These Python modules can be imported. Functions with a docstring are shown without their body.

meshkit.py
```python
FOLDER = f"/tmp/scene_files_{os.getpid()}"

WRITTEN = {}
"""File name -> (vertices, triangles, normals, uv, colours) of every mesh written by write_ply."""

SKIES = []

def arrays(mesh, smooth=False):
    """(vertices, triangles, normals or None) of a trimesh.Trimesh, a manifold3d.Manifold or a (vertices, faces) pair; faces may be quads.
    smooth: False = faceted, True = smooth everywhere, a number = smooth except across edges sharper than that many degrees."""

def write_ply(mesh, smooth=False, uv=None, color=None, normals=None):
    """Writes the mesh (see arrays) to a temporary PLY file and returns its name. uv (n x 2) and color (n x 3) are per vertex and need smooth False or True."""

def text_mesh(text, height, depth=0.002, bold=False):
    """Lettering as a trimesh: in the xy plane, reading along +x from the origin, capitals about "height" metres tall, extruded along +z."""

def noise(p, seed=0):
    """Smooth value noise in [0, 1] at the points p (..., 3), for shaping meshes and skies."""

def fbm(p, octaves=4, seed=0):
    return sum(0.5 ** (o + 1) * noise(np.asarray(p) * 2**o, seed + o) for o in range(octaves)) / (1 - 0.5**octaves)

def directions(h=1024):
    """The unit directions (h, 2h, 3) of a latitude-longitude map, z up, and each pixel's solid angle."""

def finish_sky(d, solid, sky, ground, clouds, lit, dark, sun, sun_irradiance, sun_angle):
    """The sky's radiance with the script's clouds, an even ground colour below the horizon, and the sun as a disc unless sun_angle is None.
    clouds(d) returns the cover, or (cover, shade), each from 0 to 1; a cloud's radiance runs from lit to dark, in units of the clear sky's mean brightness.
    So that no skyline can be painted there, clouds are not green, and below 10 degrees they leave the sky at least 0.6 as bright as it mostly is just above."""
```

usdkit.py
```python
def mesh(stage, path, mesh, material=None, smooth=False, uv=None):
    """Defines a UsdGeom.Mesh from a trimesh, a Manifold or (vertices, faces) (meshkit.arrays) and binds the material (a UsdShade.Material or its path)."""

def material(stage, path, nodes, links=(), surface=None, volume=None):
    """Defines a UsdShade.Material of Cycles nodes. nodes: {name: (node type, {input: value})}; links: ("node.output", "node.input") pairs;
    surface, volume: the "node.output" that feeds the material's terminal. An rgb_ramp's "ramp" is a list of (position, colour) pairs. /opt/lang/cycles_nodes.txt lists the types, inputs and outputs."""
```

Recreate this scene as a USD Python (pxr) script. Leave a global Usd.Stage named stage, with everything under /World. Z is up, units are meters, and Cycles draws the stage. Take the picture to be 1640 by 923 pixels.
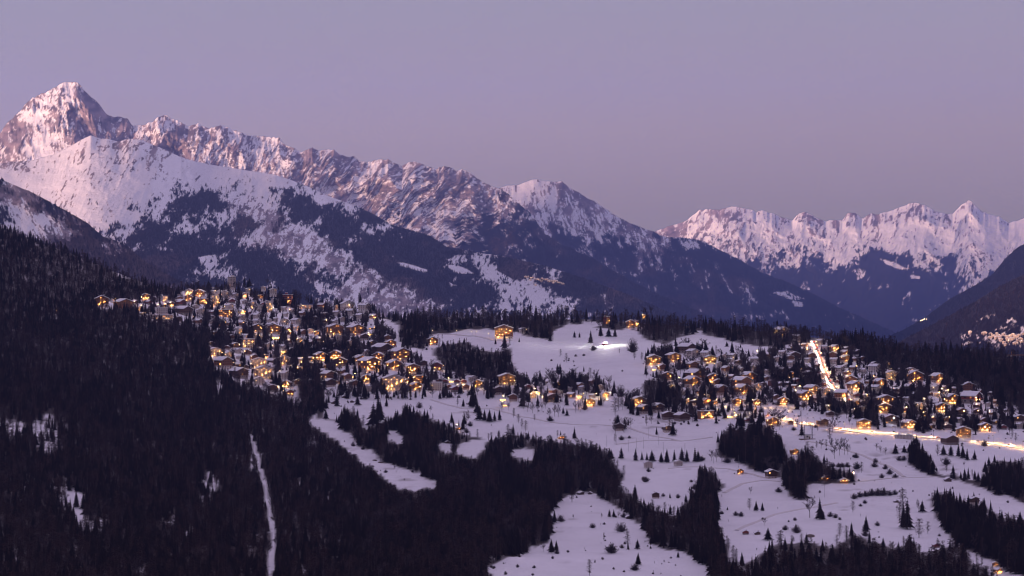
import math, random
import numpy as np
import trimesh
import usdkit
from meshkit import noise, fbm
from pxr import Gf, Sdf, Usd, UsdGeom, UsdLux, UsdShade, Vt
from scipy.interpolate import RBFInterpolator

stage = Usd.Stage.CreateInMemory()
UsdGeom.Xform.Define(stage, '/World')
UsdGeom.Scope.Define(stage, '/World/Looks')
T = Sdf.ValueTypeNames

# ---------------------------------------------------------------- camera, sky, sun, exposure
HFOV = 22.0
FPX = 820.0 / math.tan(math.radians(HFOV / 2))        # focal length in widths of 1640 (the survey units of this script)
CX, CY = 820.0, 461.5
EXPOSURE = 3.0
cam = UsdGeom.Camera.Define(stage, '/World/camera')
cam.CreateFocalLengthAttr(50.0)
cam.CreateHorizontalApertureAttr(100.0 * math.tan(math.radians(HFOV / 2)))
cam.CreateClippingRangeAttr((5.0, 200000.0))
cam.CreateExposureAttr(EXPOSURE)
cam.AddRotateXOp().Set(90.0)                          # at the origin, looking level along +y

SUN_DIR = np.array([-0.722, -0.691, -0.028]); SUN_DIR /= np.linalg.norm(SUN_DIR)   # where the last glow comes from
SUN_ROT = math.atan2(SUN_DIR[0], SUN_DIR[1])
SKY_STRENGTH = 0.119
usdkit.material(stage, '/World/Looks/dusk_sky', {
    'sky': ('sky_texture', {'sky_type': 'multiple_scattering', 'sun_disc': False, 'sun_elevation': math.asin(SUN_DIR[2]), 'sun_rotation': SUN_ROT, 'altitude': 1600.0,
                            'air_density': 1.0, 'aerosol_density': 1.0, 'ozone_density': 1.6}),
    'tc': ('texture_coordinate', {}), 'sep': ('separate_xyz', {}),
    'ramp': ('rgb_ramp', {'ramp': [(0.0, (0.475, 0.355, 0.29)), (0.03, (0.555, 0.40, 0.295)), (0.06, (0.615, 0.455, 0.325)), (0.11, (0.485, 0.44, 0.43)), (0.3, (0.555, 0.43, 0.56)), (1.0, (0.50, 0.385, 0.535))]}),
    'mix': ('mix', {'mix_type': 'mix', 'fac': 0.85}),
    'bg': ('background_shader', {'strength': SKY_STRENGTH})},
    [('tc.generated', 'sep.vector'), ('sep.z', 'ramp.fac'), ('sky.color', 'mix.color1'), ('ramp.color', 'mix.color2'), ('mix.color', 'bg.color')], surface='bg.background')
dome = UsdLux.DomeLight.Define(stage, '/World/sky')
UsdShade.MaterialBindingAPI.Apply(dome.GetPrim()).Bind(UsdShade.Material.Get(stage, '/World/Looks/dusk_sky'))
for k_, v_ in (('label', 'plain mauve dusk sky above the mountains'), ('category', 'sky'), ('kind', 'structure')):
    dome.GetPrim().SetCustomDataByKey(k_, v_)

sun = UsdLux.DistantLight.Define(stage, '/World/afterglow')
sun.CreateIntensityAttr(0.82)
sun.CreateNormalizeAttr(True)
sun.CreateAngleAttr(12.0)
sun.CreateColorAttr(Gf.Vec3f(1.0, 0.575, 0.42))
zax = Gf.Vec3d(*map(float, SUN_DIR)); xax = Gf.Cross(Gf.Vec3d(0, 0, 1), zax).GetNormalized(); yax = Gf.Cross(zax, xax)
sun.AddTransformOp().Set(Gf.Matrix4d(*xax, 0, *yax, 0, *zax, 0, 0, 0, 0, 1))

# ---------------------------------------------------------------- helpers
used = {}
def path_of(name, parent='/World'):
    key = (parent, name)
    n = used.get(key, -1) + 1
    used[key] = n
    return f'{parent}/{name}' + (f'_{n:03d}' if n else '')

def tag(prim, label=None, cat=None, group=None, kind=None):
    prim = prim.GetPrim() if hasattr(prim, 'GetPrim') else prim
    for k, v in (('label', label), ('category', cat), ('group', group), ('kind', kind)):
        if v:
            prim.SetCustomDataByKey(k, v)
    return prim

def mesh(name, m, mat, parent='/World', smooth=False, attrs=None):
    p = path_of(name, str(parent))
    o = usdkit.mesh(stage, p, m, '/World/Looks/' + mat, smooth=smooth)
    for k, v in (attrs or {}).items():
        UsdGeom.PrimvarsAPI(o).CreatePrimvar(k, T.Color3fArray, 'vertex').Set(Vt.Vec3fArray.FromNumpy(np.asarray(v, np.float32)))
    return o

def simple(name, color, rough=0.8, **kw):
    usdkit.material(stage, '/World/Looks/' + name, {'p': ('principled_bsdf', {'base_color': color, 'roughness': rough, **kw})}, [], surface='p.BSDF')

def glow(name, color, strength):                         # strengths as seen at one stop; the dusk exposure is two stops longer
    usdkit.material(stage, '/World/Looks/' + name, {'p': ('emission', {'color': color, 'strength': strength * 0.25})}, [], surface='p.emission')

def sstep(x, a, b):
    t = np.clip((x - a) / (b - a), 0, 1)
    return t * t * (3 - 2 * t)

def ridged(u, v, seed=0, octaves=3):
    out, amp, tot = 0, 1.0, 0
    for o in range(octaves):
        n = noise(np.stack([u * 2**o, v * 2**o, np.full_like(u, 3.7 * o)], -1), seed + o)
        out = out + amp * (1 - np.abs(2 * n - 1)); tot += amp; amp *= 0.5
    return out / tot

def fb(u, v, seed=0, octaves=4):
    return fbm(np.stack([u, v, np.zeros_like(u) + 0.5], -1), octaves, seed)

def fb1(u, seed=0, octaves=3):
    return fb(u, np.zeros_like(u) + .3, seed, octaves)

def unproject(px, py, y):
    return np.stack([(px - CX) / FPX * y, y, -(py - CY) / FPX * y], -1)

def grid_faces(nr, nc, flip=False):
    i, j = np.meshgrid(np.arange(nr - 1), np.arange(nc - 1), indexing='ij')
    a = (i * nc + j).ravel(); b = a + 1; c = a + nc; d = c + 1
    f = np.vstack([np.stack([a, c, b], 1), np.stack([b, c, d], 1)])
    return f[:, ::-1] if flip else f

def poly_mask(poly, px, py):
    """Points inside a polygon (even-odd)."""
    poly = np.asarray(poly, float); px = np.asarray(px, float); py = np.asarray(py, float)
    inside = np.zeros(px.shape, bool)
    x1, y1 = poly[-1]
    for x2, y2 in poly:
        if y1 != y2:
            c = ((y1 > py) != (y2 > py)) & (px < (x2 - x1) * (py - y1) / (y2 - y1) + x1)
            inside ^= c
        x1, y1 = x2, y2
    return inside

simple('valley', (.03, .03, .032))
# ---------------------------------------------------------------- land materials
usdkit.material(stage, '/World/Looks/mountain', {
    'a': ('attribute', {'attribute': 'cover'}), 'g': ('geometry', {}),
    'n': ('noise_texture', {'scale': 0.02, 'detail': 6.0, 'roughness': 0.7}), 'b': ('bump', {'strength': 0.6, 'distance': 14.0}),
    'p': ('principled_bsdf', {'roughness': 0.85, 'specular_ior_level': 0.1})},
    [('a.color', 'p.base_color'), ('g.position', 'n.vector'), ('n.fac', 'b.height'), ('b.normal', 'p.normal')], surface='p.BSDF')
usdkit.material(stage, '/World/Looks/snowfield', {
    'a': ('attribute', {'attribute': 'cover'}), 'g': ('geometry', {}),
    'm1': ('mapping', {'scale': (0.012, 0.03, 0.06)}), 'n1': ('noise_texture', {'scale': 1.0, 'detail': 6.0, 'roughness': 0.62, 'distortion': 0.8}),
    'n2': ('noise_texture', {'scale': 0.25, 'detail': 4.0, 'roughness': 0.65}),
    'add': ('math', {'math_type': 'multiply_add', 'value2': 7.0}),
    'b': ('bump', {'strength': 0.75, 'distance': 0.9}),
    'p': ('principled_bsdf', {'roughness': 0.75, 'specular_ior_level': 0.2})},
    [('a.color', 'p.base_color'), ('g.position', 'm1.vector'), ('m1.vector', 'n1.vector'), ('g.position', 'n2.vector'), ('n1.fac', 'add.value1'), ('n2.fac', 'add.value3'), ('add.value', 'b.height'),
     ('b.normal', 'p.normal')], surface='p.BSDF')

SNOW = np.array([0.80, 0.81, 0.85]); ROCK = np.array([0.15, 0.128, 0.142]); CONIFER = np.array([0.022, 0.022, 0.030]); LARCH = np.array([0.075, 0.05, 0.042])
ROCK2 = np.array([0.32, 0.265, 0.285])

# ---------------------------------------------------------------- mountains
WOODS = {}
def idw(ctrl, px, py, sx=1.0, sy=1.6, p=3.0):
    c = np.asarray(ctrl, float)
    num = np.zeros(px.shape + (c.shape[1] - 2,)); den = np.zeros(px.shape)
    for r in c:
        w = 1.0 / (((px - r[0]) * sx) ** 2 + ((py - r[1]) * sy) ** 2 + 30.0) ** (p / 2)
        num += w[..., None] * r[2:]; den += w
    return num / den[..., None]

def mountain(name, label, crest, base, depth, slope, ctrl, x0, x1, step=1.6, rows=150, amp=1.0, rib=38.0, slant=0.5, seed=1, jag=1.2, patches=(), foot=None, decay=30.0, woods=None, an=1.0, cat='mountain'):
    px1 = np.arange(x0, x1 + step, step)
    depth_far = np.max(depth) > 20000
    crest = np.asarray(crest, float)
    cr = np.interp(px1, crest[:, 0], crest[:, 1])
    j = np.interp(px1, crest[:, 0], crest[:, 2]) if crest.shape[1] > 2 else np.ones_like(px1)
    cr = cr - jag * j * (3.0 * ridged(px1 / 7, px1 * 0 + seed, seed, 4) - 1.9)
    ba = np.interp(px1, *np.asarray(base, float).T)
    ba = np.maximum(ba, cr + 12)
    t = np.linspace(0, 1, rows) ** 1.15
    py = cr[None] + t[:, None] * (ba - cr)[None]
    px = np.broadcast_to(px1, py.shape)
    dep = np.interp(px1, *np.asarray(depth, float).T) if np.ndim(depth) else np.full_like(px1, depth)
    sl = np.tan(np.radians(slope))
    w_ = 61
    crs = np.convolve(np.pad(cr, w_, mode='reflect', reflect_type='odd'), np.hanning(2 * w_ + 1) / np.hanning(2 * w_ + 1).sum(), 'valid')
    vv = py - cr[None]
    Y = dep[None] - (vv + (cr - crs)[None] * (1 - np.exp(-vv / decay))) / FPX * dep[None] / sl
    m_px = dep[None] / FPX                                                     # metres per survey unit
    k = slant(px1)[None] if callable(slant) else slant
    u = px + k * (py - cr[None]); v = py - cr[None]
    wob = 14 * (fb(u / 60, v / 60, seed + 9) - 0.5)
    wu = wob + 30 * (fb(px / 150, py / 90, seed + 8, 2) - .5)
    big = ridged((u + wu * 1.5) / (rib * 2.4), v / (rib * 2.2 * an), seed, 2)
    mid = ridged((u + wu) / rib, v / (rib * 1.8 * an), seed + 3, 3)
    fine = ridged((u + wob * .6) / (rib * 0.28), v / (rib * .55 * an), seed + 5, 3)
    micro = ridged((u + wob * .4) / (rib * 0.11), v / (rib * .2), seed + 6, 2)
    hill = fb(px / 70, py / 45, seed + 7, 4)
    f = idw(ctrl, px, py)                                                      # rock, forest, larch share, relief
    rel = f[..., 3]
    env = 0.35 + 0.65 * sstep(v, 0, 25)
    disp = m_px * amp * (rel * env * (30 * (big - .5) + 17 * (mid - .5) + 6.5 * (fine - .5) + 2.6 * (micro - .5)) + 30 * (hill - .5))
    Y = Y - disp
    P = unproject(px, py, Y)
    # cover: snow, then rock where it is steep and rough, then woods
    rel_f = (fine - .5) * 1.0 + (micro - .5) * .8 + (fb((u + wob * .4) / 3.0, v / 6.0, seed + 21, 3) - .5) * 1.6 + (fb((u + wob) / 7.0, v / 22.0, seed + 22, 3) - .5) * 1.0 + (fb(px / 1.7, py / 1.7, seed + 24, 2) - .5) * .9 + (fb(px / 26, py / 26, seed + 31, 3) - .5) * .9
    dv = np.gradient(Y, axis=1) / (m_px * step)                                # turned to the left (> 0) or right
    rockn = rel_f + 0.12 * np.clip(np.abs(dv) - .4, -1, 2)
    rmask = sstep(rockn, 0.95 - 1.9 * f[..., 0] - 0.07, 0.95 - 1.9 * f[..., 0] + 0.10)
    wn = (fb(px / 30, py / 22, seed + 41, 4) - .5) * 1.5 + (fb(u / 2.6, v / 4.0, seed + 51, 3) - .5) * 1.3 + (fb((u + wob) / 9.0, v / 16.0, seed + 52, 3) - .5) * 1.2
    wn = wn - .8 * np.clip(ridged((u + wob * .5) / 11.0, v / 70.0, seed + 55, 2) - .62, 0, 1) * (1 if depth_far else .5)
    wmask = sstep(wn, 0.85 - 1.7 * f[..., 1] - 0.13, 0.85 - 1.7 * f[..., 1] + 0.13)
    lar = sstep(fb(px / 40, py / 30, seed + 61, 3), 0.75 - 0.6 * f[..., 2], 0.95 - 0.6 * f[..., 2])
    for poly, rgb, soft in patches:
        d = poly_mask(poly, px + 7 * (fb(px / 9, py / 9, seed + 71) - .5), py + 5 * (fb(px / 9, py / 9, seed + 72) - .5))
        wmask = np.where(d & (fb(u / 3.0, v / 5.0, seed + 73, 2) > soft), 0.0, wmask) if rgb is None else wmask
    rk = ROCK[None, None] + (ROCK2 - ROCK) * sstep(fb(px / 12, py / 8, seed + 81, 3), .35, .65)[..., None]
    col = SNOW + (rk - SNOW) * rmask[..., None]
    wood = CONIFER + (LARCH - CONIFER) * lar[..., None]
    wood = wood * (0.7 + 0.6 * fb(px / 2.5, py / 2.5, seed + 91, 2))[..., None]
    col = col + (wood - col) * wmask[..., None]
    # woods stand proud of the snow and are rough
    P[..., 2] += wmask * m_px * 1.2 * (fb(px / 1.7, py / 1.7, seed + 95, 2))
    # back of the mountain: falls away behind the crest
    back = []
    for dy, dz in ((2600, -1900), (900, -640), (250, -150)):
        b = P[0].copy(); b[:, 1] += dy; b[:, 0] *= 1 + dy / dep; b[:, 2] += dz; back.append(b)
    ft = P[-1].copy(); ft[:, 2] = np.minimum(ft[:, 2] - 60, -900.0); ft[:, 1] -= 500
    V = np.concatenate([np.stack(back), P, ft[None]]); C = np.concatenate([np.stack([col[0]] * 3), col, col[-1:]])
    nr, nc = V.shape[:2]
    o = mesh(name, (V.reshape(-1, 3), grid_faces(nr, nc)), 'mountain', smooth=True, attrs={'cover': C.reshape(-1, 3)})
    tag(o, label, cat, kind='structure')
    if woods:
        cell = step * np.gradient(py, axis=0)
        r_ = np.random.default_rng(seed)
        for _ in range(2):
            pick = (wmask > .45) & (r_.uniform(0, 1, px.shape) < cell * woods[1]) & (v > 1)
            Q = P[pick]; WOODS.setdefault(woods[0], []).append((Q, woods[2] * r_.uniform(.65, 1.3, len(Q)), np.where(r_.uniform(0, 1, len(Q)) < .12 + .75 * lar[pick], 'l', 's')))
    def at(qx, qy):
        """The point of the slope seen at a survey position."""
        ix = int(np.clip(round((qx - x0) / step), 0, len(px1) - 1)); iy = int(np.clip(np.searchsorted(py[:, ix], qy), 0, rows - 1))
        return P[iy, ix]
    return at

C1 = [(-80, 262), (0, 214), (10, 200), (20, 190), (35, 174), (50, 158), (60, 153), (75, 147), (90, 138), (100, 133), (112, 132), (125, 132), (130, 137), (137, 148), (145, 155), (155, 163), (162, 172), (170, 183), (180, 187), (195, 188), (205, 192), (212, 201), (220, 202), (235, 199), (245, 194), (252, 188), (260, 185), (268, 186), (280, 192), (290, 197), (300, 203), (310, 201), (318, 198), (325, 202), (335, 207), (345, 203), (355, 201), (365, 205), (375, 210), (385, 212), (395, 216), (410, 218), (430, 219), (447, 221), (455, 232), (470, 238), (482, 245), (490, 240), (500, 237), (512, 241), (525, 241), (535, 240), (545, 249), (558, 252), (566, 251), (578, 259), (590, 260), (600, 257), (612, 255), (622, 256), (632, 262), (643, 267), (655, 259), (665, 260), (675, 263), (685, 266), (697, 271), (710, 266), (720, 267), (730, 273), (740, 272), (755, 278), (770, 290), (790, 298), (800, 303), (815, 312), (830, 325), (845, 338), (855, 350), (865, 365), (872, 374), (900, 392), (950, 415), (1000, 445), (1050, 470), (1100, 492), (1150, 512), (1200, 530), (1300, 560)]
# ctrl rows: x, y, rock, forest, larch share, relief
K1 = [(60, 170, 0.38, 0, 0, 1.3), (100, 150, 0.28, 0, 0, 1.3), (118, 165, 0.25, 0, 0, 1.2), (140, 170, 0.72, 0, 0, 1.3), (58, 188, 0.02, 0, 0, 0.5), (85, 200, 0.5, 0, 0, 1.2), (110, 212, 0.35, 0, 0, 1.0), (150, 205, 0.6, 0, 0, 1.2), (175, 195, 0.7, 0, 0, 1.0), (190, 210, 0.55, 0, 0, 1), (20, 205, 0.6, 0, 0, 1.2), (30, 225, 0.6, 0, 0, 1), (75, 222, 0.1, 0, 0, 0.5), (60, 240, 0.1, 0, 0, 0.5), (-60, 260, 0.4, 0, 0, 1), (230, 210, 0.35, 0, 0, 1.1), (265, 200, 0.2, 0, 0, 1.1), (290, 220, 0.52, 0, 0, 1.2), (330, 225, 0.34, 0, 0, 1.2), (370, 230, 0.42, 0, 0, 1.2), (420, 235, 0.25, 0, 0, 1.0), (440, 260, 0.31, 0, 0, 1.1), (480, 265, 0.38, 0, 0, 1.2), (520, 270, 0.43, 0, 0, 1.2), (560, 290, 0.38, 0, 0, 1.3), (600, 300, 0.33, 0, 0, 1.3), (650, 300, 0.31, 0, 0, 1.3), (690, 330, 0.33, 0.1, 0, 1.3), (720, 340, 0.38, 0.25, 0, 1.3), (700, 300, 0.43, 0, 0, 1.2), (745, 300, 0.48, 0.1, 0.4, 1.1), (780, 330, 0.38, 0.4, 0.4, 1.0), (830, 345, 0.33, 0.6, 0.5, 0.8), (800, 375, 0.3, 0.75, 0.5, 0.7), (860, 390, 0.2, 0.85, 0.5, 0.6), (950, 440, 0, 0.95, 0.4, 0.6), (1100, 510, 0, 1.0, 0.3, 0.6), (1250, 560, 0, 1, 0.2, 0.5), (640, 350, 0.33, 0.4, 0, 1.2), (760, 380, 0.31, 0.6, 0.3, 1)]
S1 = lambda x: np.interp(x, [0, 100, 200, 400, 500, 700, 800], [-.3, -.2, .1, .3, .75, .95, .4])
mountain('pyramid_peak_range', 'tall snowy pyramid peak at the left with its long jagged rocky ridge falling to the right', C1, [(-80, 420), (300, 420), (700, 470), (1300, 600)], 22000, 47, K1, -80, 1300, 1.3, 200, 1.5, 30, S1, 11, 1.7, woods=('far wood on the foot of the jagged rocky ridge', .13, 17))

C2 = [(-90, 262), (-20, 262), (0, 262), (50, 257), (85, 248), (110, 236), (130, 224), (145, 217), (160, 222), (175, 223), (190, 227), (205, 222), (225, 224), (245, 232), (260, 238), (275, 245), (290, 252), (310, 258), (330, 262), (360, 268), (410, 275), (440, 280), (470, 290), (500, 302), (520, 312), (550, 323), (580, 335), (600, 345), (630, 362), (660, 370), (690, 379), (715, 396), (760, 404), (800, 410), (880, 428), (950, 452), (1010, 474), (1080, 505), (1150, 530), (1250, 560)]
K2 = [(20, 262, 0.3, 0, 0, 0.8), (90, 262, 0.12, 0, 0, 0.6), (0, 285, 0.01, 0, 0, 0.25), (150, 240, 0.2, 0, 0, 0.4), (200, 235, 0.38, 0, 0, 0.5), (240, 250, 0.36, 0, 0, 0.5), (300, 275, 0.06, 0, 0, 0.4), (150, 270, 0.06, 0, 0, 0.3), (60, 300, 0.02, 0, 0, 0.25), (200, 268, 0.16, 0.08, 0, 0.4), (100, 320, 0.03, 0.12, 0, 0.3), (170, 315, 0.02, 0.32, 0, 0.4), (230, 300, 0.02, 0.25, 0, 0.4), (190, 345, 0, 0.35, 0, 0.4), (250, 330, 0, 0.45, 0, 0.5), (150, 350, 0, 0.15, 0, 0.4), (190, 370, 0, 0.45, 0, 0.5), (230, 380, 0, 0.77, 0.2, 0.5), (290, 300, 0.02, 0.5, 0, 0.5), (290, 345, 0, 0.6, 0.1, 0.5), (340, 290, 0.04, 0.25, 0, 0.4), (380, 300, 0, 0.35, 0, 0.4), (380, 275, 0.02, 0, 0, 0.4), (450, 290, 0.02, 0.05, 0, 0.4), (450, 308, 0, 0.6, 0, 0.5), (330, 320, 0, 0.87, 0, 0.5), (320, 400, 0, 0.92, 0.3, 0.5), (400, 420, 0, 0.95, 0.1, 0.5), (250, 430, 0, 0.92, 0.5, 0.5), (340, 425, 0, 0.65, 0.2, 0.4), (480, 470, 0, 0.87, 0, 0.5), (430, 455, 0, 0.6, 0, 0.5), (395, 325, 0.4, 0.27, 1.0, 0.4), (430, 350, 0.4, 0.27, 1.0, 0.5), (480, 385, 0.4, 0.27, 1.0, 0.5), (530, 420, 0.4, 0.27, 1.0, 0.5), (580, 450, 0.4, 0.27, 1.0, 0.5), (620, 470, 0.4, 0.27, 1.0, 0.5), (660, 488, 0.4, 0.27, 1.0, 0.5), (560, 465, 0.4, 0.27, 1.0, 0.5), (470, 405, 0.4, 0.27, 1.0, 0.5), (430, 385, 0.4, 0.27, 1.0, 0.5), (400, 365, 0, 0.77, 0.5, 0.5), (450, 430, 0, 0.77, 0.2, 0.5), (520, 455, 0, 0.65, 0.3, 0.5), (500, 335, 0, 0.94, 0, 0.5), (470, 325, 0, 0.87, 0, 0.5), (540, 365, 0, 0.95, 0.2, 0.5), (590, 400, 0, 0.95, 0.5, 0.5), (640, 440, 0, 0.95, 0.5, 0.5), (520, 318, 0.1, 0.35, 0, 0.5), (560, 335, 0.1, 0.45, 0, 0.5), (600, 358, 0.1, 0.5, 0, 0.5), (640, 385, 0, 0.92, 0.2, 0.5), (700, 460, 0, 1.0, 0.2, 0.5), (700, 400, 0, 0.95, 0.4, 0.5), (740, 432, 0, 0.6, 0.1, 0.4), (780, 445, 0, 0.45, 0.2, 0.4), (820, 465, 0, 0.4, 0.2, 0.4), (760, 470, 0, 0.87, 0.2, 0.4), (830, 430, 0, 0.87, 0.7, 0.5), (880, 450, 0, 0.6, 0.3, 0.4), (860, 480, 0, 0.4, 0.3, 0.4), (900, 490, 0, 0.5, 0.3, 0.4), (820, 490, 0, 0.4, 0.2, 0.4), (960, 480, 0, 0.82, 0.4, 0.5), (1020, 495, 0, 0.92, 0.3, 0.5), (930, 455, 0, 0.92, 0.3, 0.5), (1100, 530, 0, 1, 0.3, 0.5)]
PAT2 = [([(635, 420), (660, 424), (686, 434), (684, 438), (660, 432), (640, 425)], None, .2), ([(713, 424), (735, 426), (760, 438), (745, 440), (725, 436)], None, .3), ([(768, 428), (800, 436), (830, 452), (820, 455), (790, 445)], None, .42),
        ([(318, 412), (345, 408), (352, 425), (335, 432), (322, 425)], None, .35), ([(720, 453), (730, 458), (722, 460)], None, .2), ([(805, 485), (815, 482), (820, 495), (808, 497)], None, .2), ([(130, 330), (175, 328), (215, 340), (180, 355), (170, 372), (150, 362)], None, .3)]
m2 = mountain('shoulder_slope', 'broad snowy shoulder in front of the jagged ridge, wooded lower down', C2, [(-90, 480), (200, 480), (1250, 640)], 15500, 14, K2, -90, 1250, 1.3, 220, 1.15, 40, .4, 23, .35, PAT2, woods=('dark forest covering the lower slopes of the snowy shoulder', .17, 13.5), cat='mountain slope')

C3 = [(-200, 205, .2), (0, 287, .4), (50, 308, .4), (100, 335, .4), (140, 358, .4), (165, 380, .4), (175, 382, .4), (200, 392, .4), (230, 418, .4), (260, 436, .3), (290, 452, .2), (340, 480, .2)]
K3 = [(0, 300, .5, .45, .2, .6), (20, 310, .6, .3, .2, .8), (60, 330, .75, .5, .8, .8), (30, 335, .2, .2, 0, .6), (80, 325, .5, .7, .2, .7), (120, 355, .7, .6, .8, .7), (90, 365, .4, .35, .3, .6), (60, 355, .15, .1, .2, .5), (150, 375, .5, .75, .5, .6), (180, 400, .6, .6, .9, .5), (200, 420, .6, .75, 1., .4), (140, 395, .7, .75, 1., .5), (240, 440, .6, .85, 1, .4), (0, 345, .1, .6, .2, .4), (-150, 280, .4, .6, .2, .6), (220, 425, .7, .8, 1., .4)]
mountain('dark_spur', 'steep dark spur with snow gullies behind the wooded hill at the left', C3, [(-200, 520), (340, 520)], 9500, 34, K3, -200, 340, 1.3, 140, 1.0, 34, -.5, 37, .8, woods=('thin dark wood on the steep spur at the left', .07, 12.5), cat='mountain slope')

C4 = [(680, 330), (740, 318), (800, 301), (815, 297), (830, 297), (840, 292), (850, 288), (860, 287), (868, 290), (880, 291), (892, 292), (900, 290), (906, 296), (915, 303), (930, 310), (940, 318), (950, 321), (960, 328), (972, 336), (985, 345), (1000, 353), (1010, 358), (1030, 366), (1045, 371), (1056, 376), (1066, 380), (1078, 380), (1095, 381), (1115, 384), (1130, 388), (1150, 400), (1185, 417), (1220, 437), (1260, 452), (1300, 470), (1350, 496), (1400, 518), (1430, 532), (1500, 565)]
K4 = [(830, 310, 0.2, 0, 0, 0.6), (860, 295, 0.15, 0, 0, 0.7), (880, 310, 0.2, 0, 0, 0.6), (905, 305, 0.6, 0, 0, 0.8), (930, 325, 0.5, 0, 0, 0.8), (950, 330, 0.5, 0, 0, 0.8), (900, 330, 0.25, 0, 0, 0.7), (860, 325, 0.2, 0, 0, 0.7), (860, 345, 0.3, 0.05, 0, 0.6), (900, 345, 0.3, 0.1, 0.3, 0.6), (960, 350, 0.3, 0.1, 0.3, 0.7), (1000, 365, 0.5, 0.32, 0.5, 0.7), (930, 365, 0.3, 0.37, 0.5, 0.6), (880, 365, 0.3, 0.52, 0.8, 0.6), (980, 385, 0.3, 0.62, 0.5, 0.6), (950, 375, 0.2, 0.42, 0.3, 0.6), (1040, 380, 0.45, 0.42, 0.6, 0.8), (1030, 400, 0.45, 0.57, 0.7, 0.8), (1060, 400, 0.5, 0.52, 0.7, 0.9), (1075, 420, 0.4, 0.62, 0.6, 0.8), (1000, 410, 0.2, 0.92, 0.3, 0.6), (910, 390, 0.1, 0.87, 0.4, 0.6), (1110, 390, 0.1, 0.47, 0.3, 0.6), (1130, 405, 0, 0.95, 0.1, 0.6), (1100, 420, 0.2, 0.72, 0.8, 0.6), (1120, 440, 0.2, 0.67, 0.8, 0.6), (1180, 460, 0.2, 0.72, 0.7, 0.6), (1060, 450, 0.1, 0.92, 0.4, 0.6), (1150, 480, 0.1, 0.87, 0.5, 0.6), (1250, 470, 0, 0.95, 0.2, 0.5), (1240, 475, 0, 0.77, 0.2, 0.5), (1280, 490, 0, 0.82, 0.3, 0.5), (1330, 510, 0, 0.92, 0.2, 0.5), (1370, 505, 0, 0.77, 0.2, 0.5), (1430, 545, 0, 0.95, 0.2, 0.5), (1320, 485, 0, 0.97, 0.1, 0.5), (1200, 435, 0, 0.97, 0.1, 0.5)]
PAT4 = [([(1095, 387), (1115, 388), (1122, 400), (1105, 396)], None, .2), ([(1269, 482), (1285, 484), (1286, 492), (1272, 491)], None, .25), ([(1236, 470), (1260, 466), (1290, 480), (1270, 482)], None, .45)]
mountain('rounded_snow_mountain', 'rounded snow mountain in the middle with a long wooded ridge falling to the right', C4, [(680, 560), (1500, 650)], 27000, 36, K4, 680, 1500, 1.3, 190, 1.0, 34, -.25, 41, .8, PAT4, decay=20, an=.75, woods=('far forest on the long ridge falling to the right', .13, 19))

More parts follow.
